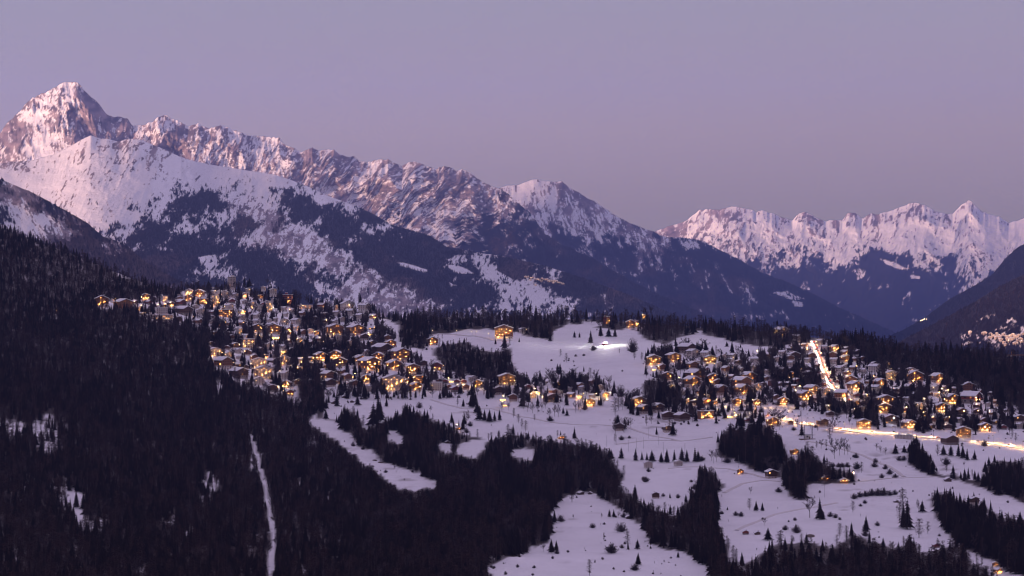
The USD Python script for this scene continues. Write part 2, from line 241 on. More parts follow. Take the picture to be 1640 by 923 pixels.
C5 = [(940, 410), (1000, 386), (1045, 372), (1060, 367), (1075, 361), (1100, 353), (1110, 344), (1120, 337), (1132, 335), (1150, 337), (1160, 334), (1175, 331), (1190, 334), (1205, 336), (1210, 341), (1222, 336), (1230, 340), (1237, 342), (1255, 349), (1270, 353), (1280, 341), (1293, 340), (1305, 348), (1320, 354), (1335, 353), (1348, 353), (1358, 342), (1370, 341), (1380, 350), (1395, 342), (1405, 345), (1415, 340), (1430, 337), (1445, 331), (1457, 326), (1467, 325), (1472, 326), (1480, 328), (1490, 334), (1500, 339), (1512, 342), (1525, 343), (1533, 335), (1541, 328), (1550, 321), (1555, 322), (1562, 330), (1570, 338), (1585, 343), (1600, 347), (1608, 352), (1615, 358), (1625, 355), (1640, 349), (1700, 345), (1850, 370)]
K5 = [(1080, 370, 0.42, 0.1, 0.3, 0.9), (1130, 345, 0.34, 0, 0, 1), (1160, 345, 0.42, 0, 0, 1.1), (1120, 370, 0.34, 0.1, 0.2, 0.9), (1180, 365, 0.21, 0, 0, 1.0), (1220, 350, 0.17, 0, 0, 0.9), (1160, 390, 0.3, 0.37, 0.2, 1.0), (1200, 400, 0.3, 0.32, 0.2, 1.0), (1240, 380, 0.21, 0, 0, 0.9), (1290, 355, 0.38, 0, 0, 1), (1280, 365, 0.09, 0, 0, 0.7), (1340, 360, 0.3, 0, 0, 1), (1370, 350, 0.42, 0, 0, 1), (1420, 352, 0.34, 0, 0, 1), (1465, 335, 0.3, 0, 0, 1.0), (1500, 350, 0.3, 0, 0, 1), (1460, 365, 0.03, 0, 0, 0.5), (1550, 332, 0.21, 0, 0, 1), (1545, 352, 0.07, 0, 0, 0.6), (1600, 355, 0.21, 0, 0, 0.8), (1580, 365, 0.03, 0, 0, 0.5), (1440, 390, 0.13, 0.05, 0, 0.7), (1500, 390, 0.09, 0.1, 0, 0.7), (1560, 390, 0.07, 0.05, 0, 0.6), (1350, 375, 0.09, 0.05, 0, 0.7), (1320, 395, 0.2, 0.32, 0, 1.1), (1370, 400, 0.1, 0.42, 0, 0.8), (1280, 400, 0.2, 0.37, 0, 1.0), (1250, 410, 0.2, 0.57, 0, 1.0), (1320, 425, 0.1, 0.72, 0, 1.1), (1280, 440, 0.1, 0.82, 0, 1), (1440, 410, 0.1, 0.62, 0, 0.9), (1500, 420, 0.1, 0.67, 0, 0.9), (1560, 420, 0.1, 0.57, 0, 0.8), (1600, 410, 0.1, 0.32, 0, 0.7), (1570, 445, 0.1, 0.62, 0, 0.8), (1400, 420, 0, 0.92, 0, 0.8), (1440, 445, 0, 0.93, 0, 0.7), (1500, 455, 0, 0.93, 0, 0.7), (1350, 460, 0, 0.93, 0.1, 0.7), (1400, 490, 0, 0.92, 0.3, 0.6), (1300, 470, 0, 0.92, 0.2, 0.6), (1450, 510, 0, 0.95, 0.1, 0.5), (1200, 430, 0.2, 0.72, 0, 0.9), (1150, 420, 0.2, 0.72, 0.2, 0.9), (1640, 370, 0.04, 0, 0, 0.5), (1750, 380, 0.09, 0.1, 0, 0.6), (1000, 420, 0.3, 0.72, 0.3, 0.8)]
PAT5 = [([(1410, 415), (1430, 420), (1455, 432), (1440, 432), (1420, 424)], None, .2), ([(1457, 440), (1475, 444), (1472, 449), (1460, 447)], None, .25)]
m5 = mountain('far_right_range', 'distant snowy range on the right with a small pointed summit', C5, [(940, 560), (1850, 560)], 37000, 33, K5, 940, 1850, 1.3, 170, .8, 42, .15, 53, 1.1, PAT5, decay=12, an=.5)

C6 = [(1380, 580, .1), (1430, 536, .1), (1445, 530, .2), (1480, 510, .2), (1520, 480, .2), (1560, 459, .2), (1590, 440, .2), (1610, 415, .2), (1630, 397, .2), (1645, 390, .2), (1750, 330, .2), (1900, 290, .2)]
K6 = [(1600, 460, 0, 1.1, 0, .5), (1500, 520, 0, 1.05, 0, .4), (1640, 420, 0, 1.1, 0, .5), (1450, 545, 0, .85, 0, .3), (1470, 535, 0, .8, 0, .3), (1700, 420, 0, 1, 0, .5), (1560, 500, 0, 1.05, 0, .5)]
m6 = mountain('far_wooded_flank', 'blue wooded mountain flank rising behind the valley at the right edge', C6, [(1380, 640), (1900, 640)], 17000, 30, K6, 1380, 1900, 1.8, 90, .6, 50, -.6, 61, .25, woods=('blue forest on the far mountain flank at the right edge', .10, 16), cat='mountain slope')
C7 = [(1390, 610, .1), (1440, 548, .1), (1470, 533, .2), (1510, 512, .2), (1560, 485, .2), (1600, 460, .2), (1640, 440, .2), (1700, 410, .2), (1900, 330, .2)]
K7 = [(1560, 500, 0, 1.1, 0, 0.5), (1600, 480, 0, 1.1, 0, 0.5), (1640, 470, 0, 1.1, 0, 0.4), (1500, 530, 0, 1.1, 0, 0.4), (1560, 540, 0, 0.7, 0, 0.3), (1550, 545, 0, 0.7, 0, 0.3), (1600, 540, 0, 0.7, 0, 0.3), (1630, 550, 0, 0.7, 0, 0.3), (1530, 545, 0, 0.95, 0, 0.3), (1590, 510, 0, 0.95, 0, 0.3), (1450, 570, 0, 1.0, 0, 0.4), (1720, 480, 0, 1, 0, 0.4), (1580, 522, 0, 1.0, 0, 0.3)]
PAT7 = [([(1568, 512), (1588, 502), (1594, 505), (1577, 515)], None, .53), ([(1592, 530), (1620, 508), (1632, 520), (1625, 532), (1608, 528)], None, .53), ([(1632, 525), (1650, 515), (1660, 535), (1636, 534)], None, .53), ([(1531, 542), (1548, 535), (1575, 537), (1600, 532), (1640, 535), (1660, 560), (1620, 553), (1575, 550), (1540, 555)], None, .58)]
m7 = mountain('valley_side', 'dark wooded valley side with snowy clearings at the right edge', C7, [(1390, 660), (1900, 660)], 11000, 26, K7, 1390, 1900, 1.5, 110, .6, 50, -.6, 67, .25, PAT7, woods=('dark forest on the valley side at the right edge', .10, 12.5), cat='mountain slope')

HILLTOP = 1030
# the mountain side across the valley behind the viewpoint: it keeps the last glow off the low ground
HB = np.array([(9000, -6800), (-8500, -6800), (-14500, -5200), (-18300, -1500), (-19300, 4000), (-19300, 12500)], float)
hl = np.concatenate([[0], np.cumsum(np.hypot(*np.diff(HB, axis=0).T))]); hs = np.linspace(0, hl[-1], 180)
hx, hy = np.interp(hs, hl, HB[:, 0]), np.interp(hs, hl, HB[:, 1])
hn = np.stack([-np.gradient(hy), np.gradient(hx)], 1); hn /= np.linalg.norm(hn, axis=1, keepdims=True)
hz_ = HILLTOP + 260 * (fb1(hs / 2600, 91, 4) - .5)
BV = []
for t_, sd in [(t_, -1) for t_ in np.linspace(0, 1, 12)] + [(t_, 1) for t_ in np.linspace(1, 0, 12)[1:]]:
    w_ = (1 - t_) * 1700 * sd + 160 * (fb(hs / 900, hs * 0 + t_ * 3 + sd, 92, 3) - .5) * (0 < t_ < 1)
    BV.append(np.stack([hx + hn[:, 0] * w_, hy + hn[:, 1] * w_, -905 + (hz_ + 905) * t_], -1))
BV = np.stack(BV)
tag(mesh('hills_behind', (BV.reshape(-1, 3), grid_faces(*BV.shape[:2])), 'valley', smooth=True), 'long dark mountain side across the valley behind the viewpoint', 'mountain', kind='structure')

# ---------------------------------------------------------------- the near ground: a sheet from the camera's hill to the ridge behind the village and down into the valley
TREETOP = [(-300, 245), (-100, 315), (0, 352), (50, 370), (100, 388), (150, 408), (200, 430), (240, 443), (270, 452), (300, 451), (340, 447), (370, 449), (400, 461), (430, 470), (470, 478), (520, 484), (560, 490), (600, 494), (650, 497), (700, 495), (760, 498), (800, 501), (850, 501), (900, 498), (950, 500), (1000, 504), (1050, 507), (1100, 511), (1150, 514), (1200, 516), (1250, 519), (1300, 528), (1350, 531), (1380, 529), (1420, 541), (1450, 551), (1500, 556), (1560, 554), (1600, 558), (1640, 569), (1800, 600), (2000, 640)]
DEPTH = [(-300, 258, 3900), (0, 366, 4100), (150, 422, 4200), (280, 462, 4200), (400, 475, 4300), (550, 503, 4300), (700, 510, 4200), (900, 513, 4050), (1050, 520, 3950), (1300, 542, 3800), (1500, 569, 3650), (1640, 582, 3550), (2000, 655, 3300),
         (-300, 600, 2300), (0, 520, 3150), (0, 700, 2350), (0, 923, 1600), (200, 520, 3350), (200, 620, 2850), (200, 923, 1650), (400, 560, 3550), (400, 620, 3150), (400, 720, 2600), (420, 923, 1700), (600, 560, 3500), (600, 625, 3120), (600, 720, 2700), (620, 923, 1750),
         (800, 560, 3500), (800, 620, 3150), (800, 720, 2700), (800, 820, 2250), (800, 923, 1800), (1000, 580, 3350), (1000, 650, 2980), (1000, 740, 2600), (1000, 830, 2200), (1000, 923, 1850), (1200, 570, 3400), (1200, 640, 2980), (1200, 720, 2650), (1200, 800, 2330), (1200, 923, 1850),
         (1400, 600, 3250), (1400, 680, 2800), (1400, 760, 2480), (1400, 840, 2150), (1400, 923, 1850), (1600, 650, 3050), (1600, 720, 2680), (1600, 800, 2320), (1600, 923, 1850), (2000, 760, 2600), (2000, 923, 1800), (-300, 923, 1500), (-300, 1180, 1000), (820, 1180, 1150), (2000, 1180, 1150)]
_d = np.array(DEPTH, float)
_rbf = RBFInterpolator(_d[:, :2] / 400.0, np.log(_d[:, 2]), smoothing=2e-4, kernel='thin_plate_spline', degree=1)
GX = np.arange(-300, 1941, 6.0)
CREST = np.interp(GX, *np.array(TREETOP, float).T) + 13
CREST = np.convolve(np.pad(CREST, 4, 'edge'), np.ones(9) / 9, 'valid')
NR = 260
GT = np.linspace(0, 1, NR) ** 1.25
GPY = CREST[None] + GT[:, None] * (1180 - CREST)[None]
GPX = np.broadcast_to(GX, GPY.shape)
GD = np.exp(_rbf(np.stack([GPX.ravel(), GPY.ravel()], 1) / 400.0)).reshape(GPY.shape)
for i in range(1, NR):                                                        # depth always falls towards the camera
    GD[i] = np.minimum(GD[i], GD[i - 1] - 0.8)

def depth_at(px, py):
    """Depth of the ground seen at a survey position (arrays)."""
    px = np.clip(np.asarray(px, float), -299, 1939); py = np.asarray(py, float)
    fx = (px + 300) / 6.0; i = np.floor(fx).astype(int); a = fx - i
    cr = CREST[i] * (1 - a) + CREST[i + 1] * a
    t = np.clip((py - cr) / (1180 - cr), 0, .9999) ** (1 / 1.25) * (NR - 1)
    k = np.minimum(np.floor(t).astype(int), NR - 2)
    t0 = np.clip((py - cr) / (1180 - cr), 0, 1)
    b = np.clip((t0 - GT[k]) / (GT[k + 1] - GT[k]), 0, 1)
    d = lambda kk, ii: GD[kk, ii]
    return (d(k, i) * (1 - b) + d(k + 1, i) * b) * (1 - a) + (d(k, i + 1) * (1 - b) + d(k + 1, i + 1) * b) * a

def bumps(X, Y):
    """Gentle banks and terraces of the snowfields, metres."""
    return 5.0 * (fb(X / 130, Y / 170, 5, 3) - .5) + 2.6 * (fb(X / 40, Y / 60, 6, 2) - .5) + 1.1 * (ridged(X / 60, Y / 28, 8, 2) - .5)

def ground_at(px, py):
    """World points on the ground at survey positions."""
    y = depth_at(px, py)
    P = unproject(np.asarray(px, float), np.asarray(py, float), y)
    P[..., 2] += bumps(P[..., 0], P[..., 1])
    return P

# ---------------------------------------------------------------- woods and open snow, surveyed as outlines on the ground
W = {
 'left_slope': [(-300, 200), (0, 340), (100, 375), (200, 420), (280, 450), (296, 464), (280, 482), (250, 486), (232, 480), (205, 478), (196, 483), (170, 484), (150, 486), (150, 495), (215, 503), (235, 514), (290, 522), (315, 524), (332, 545), (336, 580), (345, 596), (368, 612), (400, 626), (440, 640), (470, 645), (500, 655), (505, 668), (498, 680), (520, 695), (545, 715), (580, 745), (620, 775), (650, 790), (700, 780), (760, 790), (820, 800), (872, 806), (888, 800), (892, 820), (878, 838), (850, 850), (820, 862), (800, 880), (780, 900), (755, 935), (740, 1200), (-300, 1200)],
 'ravine': [(500, 650), (520, 668), (540, 674), (552, 655), (570, 668), (585, 690), (600, 686), (625, 672), (652, 652), (668, 662), (700, 676), (735, 694), (760, 700), (780, 706), (800, 702), (822, 694), (850, 702), (885, 706), (905, 710), (950, 715), (975, 726), (985, 745), (1005, 764), (990, 776), (1000, 790), (1020, 805), (1045, 815), (1060, 822), (1078, 826), (1090, 820), (1105, 800), (1115, 785), (1116, 762), (1125, 752), (1143, 758), (1160, 782), (1145, 796), (1148, 830), (1155, 855), (1165, 880), (1180, 905), (1190, 920), (1210, 940), (1210, 1200), (780, 1200), (620, 960), (580, 800), (520, 700)],
 'lower_right': [(1150, 930), (1180, 912), (1210, 895), (1230, 880), (1262, 872), (1300, 872), (1340, 880), (1365, 858), (1400, 872), (1430, 880), (1455, 872), (1480, 888), (1500, 884), (1520, 872), (1545, 878), (1560, 902), (1585, 918), (1600, 940), (1620, 1200), (1150, 1200)],
 'right_spur': [(1487, 802), (1500, 792), (1520, 797), (1535, 802), (1550, 806), (1570, 812), (1590, 818), (1620, 838), (1640, 833), (1940, 860), (1940, 940), (1640, 925), (1600, 906), (1560, 886), (1545, 880), (1530, 868), (1515, 850), (1500, 828)],
 'right_bank': [(1452, 722), (1462, 708), (1475, 716), (1490, 732), (1505, 762), (1530, 756), (1545, 768), (1570, 768), (1580, 745), (1600, 738), (1625, 740), (1700, 735), (1940, 745), (1940, 812), (1640, 806), (1610, 794), (1570, 784), (1520, 768), (1500, 766), (1478, 758), (1458, 742)],
 'below_resort': [(1152, 705), (1165, 690), (1170, 684), (1195, 688), (1205, 678), (1225, 682), (1240, 690), (1247, 700), (1256, 720), (1260, 738), (1240, 762), (1215, 758), (1200, 752), (1180, 740), (1150, 730)],
 'barn_wood': [(1250, 745), (1275, 738), (1285, 726), (1300, 726), (1310, 742), (1325, 747), (1345, 752), (1365, 757), (1368, 774), (1340, 776), (1315, 777), (1290, 778), (1287, 803), (1265, 795), (1255, 775), (1240, 760)],
 'village_wood_a': [(455, 545), (500, 550), (520, 542), (560, 548), (580, 555), (575, 576), (540, 573), (500, 580), (470, 576), (460, 560)],
 'village_wood_b': [(470, 505), (500, 497), (525, 502), (522, 535), (500, 532), (475, 520)],
 'village_wood_c': [(640, 522), (660, 507), (700, 507), (740, 522), (735, 532), (690, 536), (680, 560), (650, 560), (640, 545)],
 'village_wood_d': [(695, 562), (720, 547), (755, 553), (780, 565), (800, 562), (815, 558), (823, 592), (810, 601), (780, 606), (740, 601), (710, 590)],
 'ridge': [(560, 480), (640, 480), (800, 480), (1000, 490), (1200, 500), (1400, 520), (1640, 550), (1940, 600), (1940, 720), (1700, 690), (1640, 662), (1620, 645), (1590, 640), (1575, 620), (1545, 612), (1510, 604), (1480, 606), (1440, 592), (1400, 588), (1380, 575), (1360, 556), (1330, 546), (1300, 548), (1270, 553), (1240, 556), (1200, 552), (1150, 543), (1120, 536), (1100, 538), (1065, 552), (1040, 548), (1020, 530), (1000, 526), (960, 527), (950, 521), (910, 520), (885, 530), (882, 545), (850, 543), (835, 533), (800, 529), (760, 527), (700, 531), (660, 530), (620, 512), (590, 505), (560, 505)],
 'meadow_wood': [(1028, 617), (1045, 606), (1075, 617), (1095, 636), (1090, 648), (1065, 647), (1035, 642)],
 'right_wood_a': [(1395, 622), (1440, 627), (1470, 616), (1490, 622), (1480, 641), (1440, 646), (1400, 641)],
 'right_wood_b': [(1455, 657), (1485, 652), (1492, 690), (1465, 692)],
 'right_wood_c': [(1360, 648), (1395, 643), (1410, 672), (1408, 690), (1390, 682), (1365, 662)],
 'right_wood_d': [(1318, 645), (1365, 642), (1375, 662), (1340, 668), (1322, 664)],
 'right_wood_e': [(1540, 672), (1560, 665), (1572, 676), (1570, 694), (1548, 690)],
 'right_wood_f': [(1230, 588), (1270, 590), (1310, 592), (1320, 612), (1300, 622), (1270, 626), (1235, 610)],
 'hill_top': [(290, 450), (340, 440), (365, 446), (366, 470), (330, 472), (300, 472)],
 'crest_left': [(384, 455), (405, 466), (440, 472), (500, 488), (560, 494), (560, 500), (500, 492), (470, 486), (440, 498), (436, 478), (410, 474)],
 'left_gap': [(300, 522), (340, 532), (390, 538), (395, 552), (345, 560), (336, 548), (322, 530)],
 'left_edge_wood': [(470, 592), (490, 584), (515, 602), (520, 642), (520, 667), (500, 662), (480, 642)],
 'village_wood_e': [(405, 555), (420, 545), (432, 560), (425, 575), (408, 572)],
}
OPEN = [[(495, 674), (515, 669), (536, 673), (552, 690), (576, 714), (604, 733), (642, 751), (674, 763), (704, 773), (694, 780), (664, 787), (636, 785), (612, 764), (586, 744), (556, 719), (526, 699)],
        [(780, 912), (800, 902), (830, 890), (855, 876), (880, 868), (884, 842), (880, 822), (898, 804), (912, 792), (930, 790), (948, 791), (965, 800), (1000, 823), (1030, 843), (1045, 872), (1062, 880), (1090, 884), (1120, 902), (1140, 912), (1134, 925), (1100, 935), (1000, 960), (800, 960)],
        [(618, 694), (640, 694), (648, 706), (640, 714), (622, 706)], [(735, 712), (780, 704), (776, 722), (762, 734), (745, 730), (728, 726)], [(700, 716), (722, 708), (726, 722), (708, 728)], [(815, 724), (838, 718), (858, 726), (852, 738), (822, 732)],
        [(556, 585), (600, 590), (560, 600)]]
STRIP = [(405, 696), (410, 716), (419, 745), (428, 778), (433, 805), (441, 850), (444, 885), (441, 908), (430, 940), (428, 908), (432, 880), (432, 850), (425, 806), (420, 778), (411, 745), (404, 716), (400, 696)]
THIN = [(75, 690, 30, 22), (20, 690, 28, 16), (105, 780, 20, 14), (122, 822, 22, 26), (115, 800, 26, 16), (335, 782, 15, 24), (322, 800, 10, 10), (303, 855, 5, 10), (275, 834, 4, 8), (352, 622, 6, 16), (162, 838, 5, 16), (402, 752, 6, 14), (45, 785, 5, 8), (210, 705, 6, 8), (80, 720, 16, 20), (90, 700, 14, 22), (205, 441, 16, 4), (480, 775, 14, 7), (500, 790, 10, 6), (530, 802, 9, 5), (498, 712, 8, 4), (660, 805, 30, 8), (480, 915, 8, 10), (530, 915, 10, 8), (790, 840, 8, 5), (140, 850, 14, 12), (88, 508, 6, 4), (1445, 566, 10, 4), (1470, 572, 6, 3), (1510, 575, 12, 3), (1550, 584, 5, 2), (950, 519, 15, 4), (1020, 525, 12, 3), (1118, 534, 8, 4), (725, 512, 8, 6), (650, 512, 5, 10)]

def thin_at(px, py):
    """0 in closed wood, 1 in a natural opening."""
    o = np.zeros(np.shape(px))
    n = fb(px / 7, py / 9, 77, 4) - .5
    for x, y, a, b in THIN:
        o = np.maximum(o, 1.25 - np.sqrt(((px - x) / a) ** 2 + ((py - y) / b) ** 2) + 3.4 * n)
    o = sstep(o, .3, .6)
    return o

def in_open(px, py):
    m = np.zeros(np.shape(px), bool)
    qx = px + 22 * (fb(px / 17, py / 11, 301, 4) - .5); qy = py + 15 * (fb(px / 17, py / 11, 302, 3) - .5)
    for p in OPEN:
        m |= poly_mask(p, qx, qy)
    return m | poly_mask(STRIP, px + 3 * (fb(px / 8, py / 8, 3, 2) - .5), py)

def in_woods(px, py):
    m = np.zeros(np.shape(px), bool)
    qx = px + 18 * (fb(px / 19, py / 12, 311, 3) - .5); qy = py + 12 * (fb(px / 19, py / 12, 312, 3) - .5)
    for p in W.values():
        m |= poly_mask(p, qx, qy)
    return m & ~in_open(px, py)

# ground sheet
GP = unproject(GPX, GPY, GD)
GP[..., 2] += bumps(GP[..., 0], GP[..., 1])
_m = in_woods(GPX, GPY).astype(float)
from scipy.ndimage import gaussian_filter
WOODMAP = gaussian_filter(_m, 0.6)
litter = sstep(WOODMAP, .35, .85) * (1 - thin_at(GPX, GPY))
litter *= 0.55 + 0.45 * sstep(fb(GPX / 7, GPY / 7, 15, 3), .2, .5)
FLOOR = np.array([0.055, 0.042, 0.038])
GC = SNOW * (1.0 + 0.10 * (fb(GP[..., 0] / 90, GP[..., 1] / 120, 16, 3) - .5) + .22 * (fb(GP[..., 0] / 55, GP[..., 1] / 26, 17, 4) - .5))[..., None]
# ploughed tracks and trodden snow in the villages, thin earth showing on steep banks
bank = sstep(fb(GPX / 50, GPY / 4, 18, 4), .60, .72) * sstep(fb(GPX / 160, GPY / 60, 19, 2), .5, .62) * (GPY > 560)
GC = GC * (1 - .55 * bank[..., None]) + np.array([.12, .09, .07]) * .55 * bank[..., None]
GC = GC * (1 - litter[..., None]) + FLOOR * litter[..., None]
backr = []
for dy, dz in ((6000, -820), (2500, -700), (1200, -480), (500, -190), (170, -42), (60, -9)):
    b = GP[0].copy(); s = 1 + dy / GD[0]; b[:, 0] *= s; b[:, 1] *= s; b[:, 2] += dz; backr.append(b)
near = []
for yy, zz in ((800, -262), (400, -262), (60, -210)):
    b = GP[-1].copy(); b[:, 0] *= (yy / b[:, 1]); b[:, 2] = zz + b[:, 2] * 0; b[:, 1] = yy; near.append(b)
VV = np.concatenate([np.stack(backr), GP, np.stack(near)])
CC = np.concatenate([np.repeat((GC[:1] * 0 + CONIFER), 6, 0), GC, np.repeat(GC[-1:], 3, 0)])
g = mesh('ground', (VV.reshape(-1, 3), grid_faces(*VV.shape[:2])), 'snowfield', smooth=True, attrs={'cover': CC.reshape(-1, 3)})
tag(g, 'snow covered slope with meadows and wooded ravines below and around the village', 'ground', kind='structure')
vf = mesh('valley_floor', ([(-20000, 5000, -905), (20000, 5000, -905), (20000, 42000, -905), (-20000, 42000, -905)], [(0, 1, 2), (0, 2, 3)]), 'valley')
tag(vf, 'dark wooded valley floor between the village ridge and the far mountains', 'ground', kind='structure')

# ---------------------------------------------------------------- plants
def tree_material(name, dark, light, transl=None):
    usdkit.material(stage, '/World/Looks/' + name, {
        'o': ('object_info', {}), 'r': ('rgb_ramp', {'ramp': [(0.0, dark), (1.0, light)]}), 'p': ('principled_bsdf', {'roughness': 0.9, 'specular_ior_level': 0.1})},
        [('o.random', 'r.fac'), ('r.color', 'p.base_color')], surface='p.BSDF')
tree_material('spruce_needles', (0.010, 0.006, 0.005), (0.022, 0.0145, 0.012))
tree_material('larch_twigs', (0.028, 0.0145, 0.012), (0.056, 0.032, 0.027))
tree_material('bare_twigs', (0.045, 0.034, 0.036), (0.085, 0.064, 0.066))
simple('bark', (0.06, 0.045, 0.04))

def spruce_crown(seed, tiers=10, width=0.19, sides=9):
    r = random.Random(seed); V, F = [], []
    for i in range(tiers):
        f = i / (tiers - 1)
        z = 0.07 + 0.85 * f ** 0.92
        rad = width * (1 - f) ** 0.85 * r.uniform(.82, 1.12) + 0.012
        top = z + 0.16 * (1 - f) + 0.055
        a0 = r.uniform(0, 6.28); b = len(V)
        V.append((r.uniform(-.01, .01), r.uniform(-.01, .01), top))
        for s in range(sides * 2):
            a = a0 + s * math.pi / sides
            k = rad * (r.uniform(.85, 1.2) if s % 2 == 0 else r.uniform(.45, .65))
            V.append((k * math.cos(a), k * math.sin(a), z - (0.035 * (1 - f) + .008 if s % 2 == 0 else -0.012)))
        for s in range(sides * 2):
            F.append((b, b + 1 + s, b + 1 + (s + 1) % (sides * 2)))
    return np.array(V), np.array(F)

def stick(V, F, a, b, ra, rb):
    """A three-sided tapered stick."""
    a = np.array(a, float); b = np.array(b, float); t = b - a
    u = np.cross(t, (0, 0, 1) if abs(t[2]) < .9 * np.linalg.norm(t) else (1, 0, 0)); u /= np.linalg.norm(u) + 1e-9
    w = np.cross(t, u); w /= np.linalg.norm(w) + 1e-9
    n = len(V)
    for p, q in ((a, ra), (b, rb)):
        for k in range(3):
            an = k * 2.094
            V.append(tuple(p + q * (math.cos(an) * u + math.sin(an) * w)))
    for k in range(3):
        l = (k + 1) % 3
        F.append((n + k, n + l, n + 3 + l)); F.append((n + k, n + 3 + l, n + 3 + k))

def leaf(V, F, a, b, w, r):
    """A flat twig spray: a thin triangle."""
    a = np.array(a); b = np.array(b); t = b - a
    s = np.cross(t, (r.uniform(-1, 1), r.uniform(-1, 1), r.uniform(-1, 1))); s /= np.linalg.norm(s) + 1e-9
    n = len(V); V += [tuple(a - s * w * .5), tuple(a + s * w * .5), tuple(b)]; F.append((n, n + 1, n + 2))

def trunk_mesh(h, r0, r1=0.004):
    V, F = [], []
    stick(V, F, (0, 0, -0.08), (0, 0, h), r0, r1)
    return np.array(V), np.array(F)

def larch_crown(seed, n=64, width=0.19):
    r = random.Random(seed); V, F = [], []
    for i in range(n):
        z = 0.18 + 0.80 * (i / n) ** .95
        L = width * (1.12 * math.sqrt(max(0.0, 1 - ((z - .42) / .62) ** 2)) if z > .42 else .75 + .37 * z / .42) * r.uniform(.55, 1.1) + .015
        a = i * 2.4 + r.uniform(-.4, .4)
        tip = (L * math.cos(a), L * math.sin(a), z + r.uniform(-.03, .05))
        leaf(V, F, (0, 0, z), tip, 0.026, r)
        for _ in range(3):
            f = r.uniform(.3, .9); c = (tip[0] * f, tip[1] * f, z + (tip[2] - z) * f)
            e = (c[0] + r.uniform(-.05, .05), c[1] + r.uniform(-.05, .05), c[2] + r.uniform(-.05, .03))
            leaf(V, F, c, e, 0.028, r)
    return np.array(V), np.array(F)

def bare_crown(seed, spread=.34, low=.25, n1=9, n2=7, n3=4):
    r = random.Random(seed); V, F = [], []
    for i in range(n1):
        z0 = low + (0.72 - low) * i / n1
        a = i * 2.4 + r.uniform(-.5, .5); L = spread * r.uniform(.7, 1.1) * (1 - .35 * i / n1)
        b = np.array((L * math.cos(a), L * math.sin(a), z0 + r.uniform(.18, .36)))
        s = np.array((0, 0, z0)); stick(V, F, s, b, .013, .006)
        for j in range(n2):
            f = r.uniform(.35, 1.0); c = s + (b - s) * f
            e = c + np.array((r.uniform(-.13, .13), r.uniform(-.13, .13), r.uniform(.03, .17)))
            leaf(V, F, c, e, .028, r)
            for k in range(n3):
                q = c + (e - c) * r.uniform(.4, 1.)
                leaf(V, F, q, q + np.array((r.uniform(-.07, .07), r.uniform(-.07, .07), r.uniform(-.01, .09))), .024, r)
    return np.array(V), np.array(F)

def bush_crown(seed, n=130):
    r = random.Random(seed); V, F = [], []
    for i in range(n):
        a = r.uniform(0, 6.28); el = r.uniform(.15, 1.5); L = r.uniform(.6, 1.0)
        d = np.array((.75 * math.cos(a) * math.cos(el), .75 * math.sin(a) * math.cos(el), math.sin(el))) * L
        leaf(V, F, d * r.uniform(.05, .4), d, .05, r)
        for _ in range(2):
            q = d * r.uniform(.5, .95)
            leaf(V, F, q, q + np.array((r.uniform(-.2, .2), r.uniform(-.2, .2), r.uniform(-.05, .18))), .05, r)
    return np.array(V), np.array(F)

def define_class(name):
    p = '/World/' + name
    return stage.CreateClassPrim(p)

KINDS = {}
def plant_class(key, name, crown, cmat, trunk, tmat='bark'):
    c = stage.CreateClassPrim('/Plants' + '/' + name) if False else UsdGeom.Xform.Define(stage, '/Kinds/' + name)
    usdkit.mesh(stage, f'/Kinds/{name}/trunk', trunk, '/World/Looks/' + tmat)
    usdkit.mesh(stage, f'/Kinds/{name}/crown', crown, '/World/Looks/' + cmat)
    KINDS.setdefault(key, []).append((name, crown, cmat, trunk, tmat))
stage.CreateClassPrim('/Kinds')
for i in range(6):
    plant_class('s', f'spruce_kind_{i}', spruce_crown(10 + i, 8 + i % 4, .16 + .022 * i), 'spruce_needles', trunk_mesh(.5, .018))
for i in range(3):
    plant_class('l', f'larch_kind_{i}', larch_crown(30 + i, 60, .16 + .03 * i), 'larch_twigs', trunk_mesh(.99, .016))
for i in range(3):
    plant_class('d', f'bare_kind_{i}', bare_crown(50 + i, .30 + .06 * i), 'bare_twigs', trunk_mesh(.75, .022, .008))
for i in range(2):
    plant_class('b', f'bush_kind_{i}', bush_crown(70 + i), 'bare_twigs', trunk_mesh(.3, .03, .01))

def scatter(name, label, cat, pts, hs, kinds, seed):
    """One instanced mass of plants."""
    rng = np.random.default_rng(seed)
    pi = UsdGeom.PointInstancer.Define(stage, path_of(name))
    protos = []
    flat = []
    for k in 'sldb':
        for nm, crown, cmat, trunk, tmat in KINDS[k]:
            flat.append(k)
            x = UsdGeom.Xform.Define(stage, f'{pi.GetPath()}/{nm}')
            usdkit.mesh(stage, f'{x.GetPath()}/trunk', trunk, '/World/Looks/' + tmat)
            usdkit.mesh(stage, f'{x.GetPath()}/crown', crown, '/World/Looks/' + cmat)
            protos.append(x.GetPath())
    pi.CreatePrototypesRel().SetTargets(protos)
    idx = {k: [i for i, q in enumerate(flat) if q == k] for k in 'sldb'}
    pid = np.array([idx[k][rng.integers(len(idx[k]))] for k in kinds], np.int32)
    n = len(pts); an = rng.uniform(0, 2 * math.pi, n)
    pi.CreateProtoIndicesAttr(Vt.IntArray.FromNumpy(pid))
    pi.CreatePositionsAttr(Vt.Vec3fArray.FromNumpy(np.asarray(pts, np.float32)))
    sc = np.stack([hs * rng.uniform(.85, 1.25, n), hs * rng.uniform(.85, 1.25, n), hs], 1)
    pi.CreateScalesAttr(Vt.Vec3fArray.FromNumpy(sc.astype(np.float32)))
    pi.CreateOrientationsAttr([Gf.Quath(float(math.cos(a / 2)), 0.0, 0.0, float(math.sin(a / 2))) for a in an])
    tag(pi, label, cat, kind='stuff')
    return n

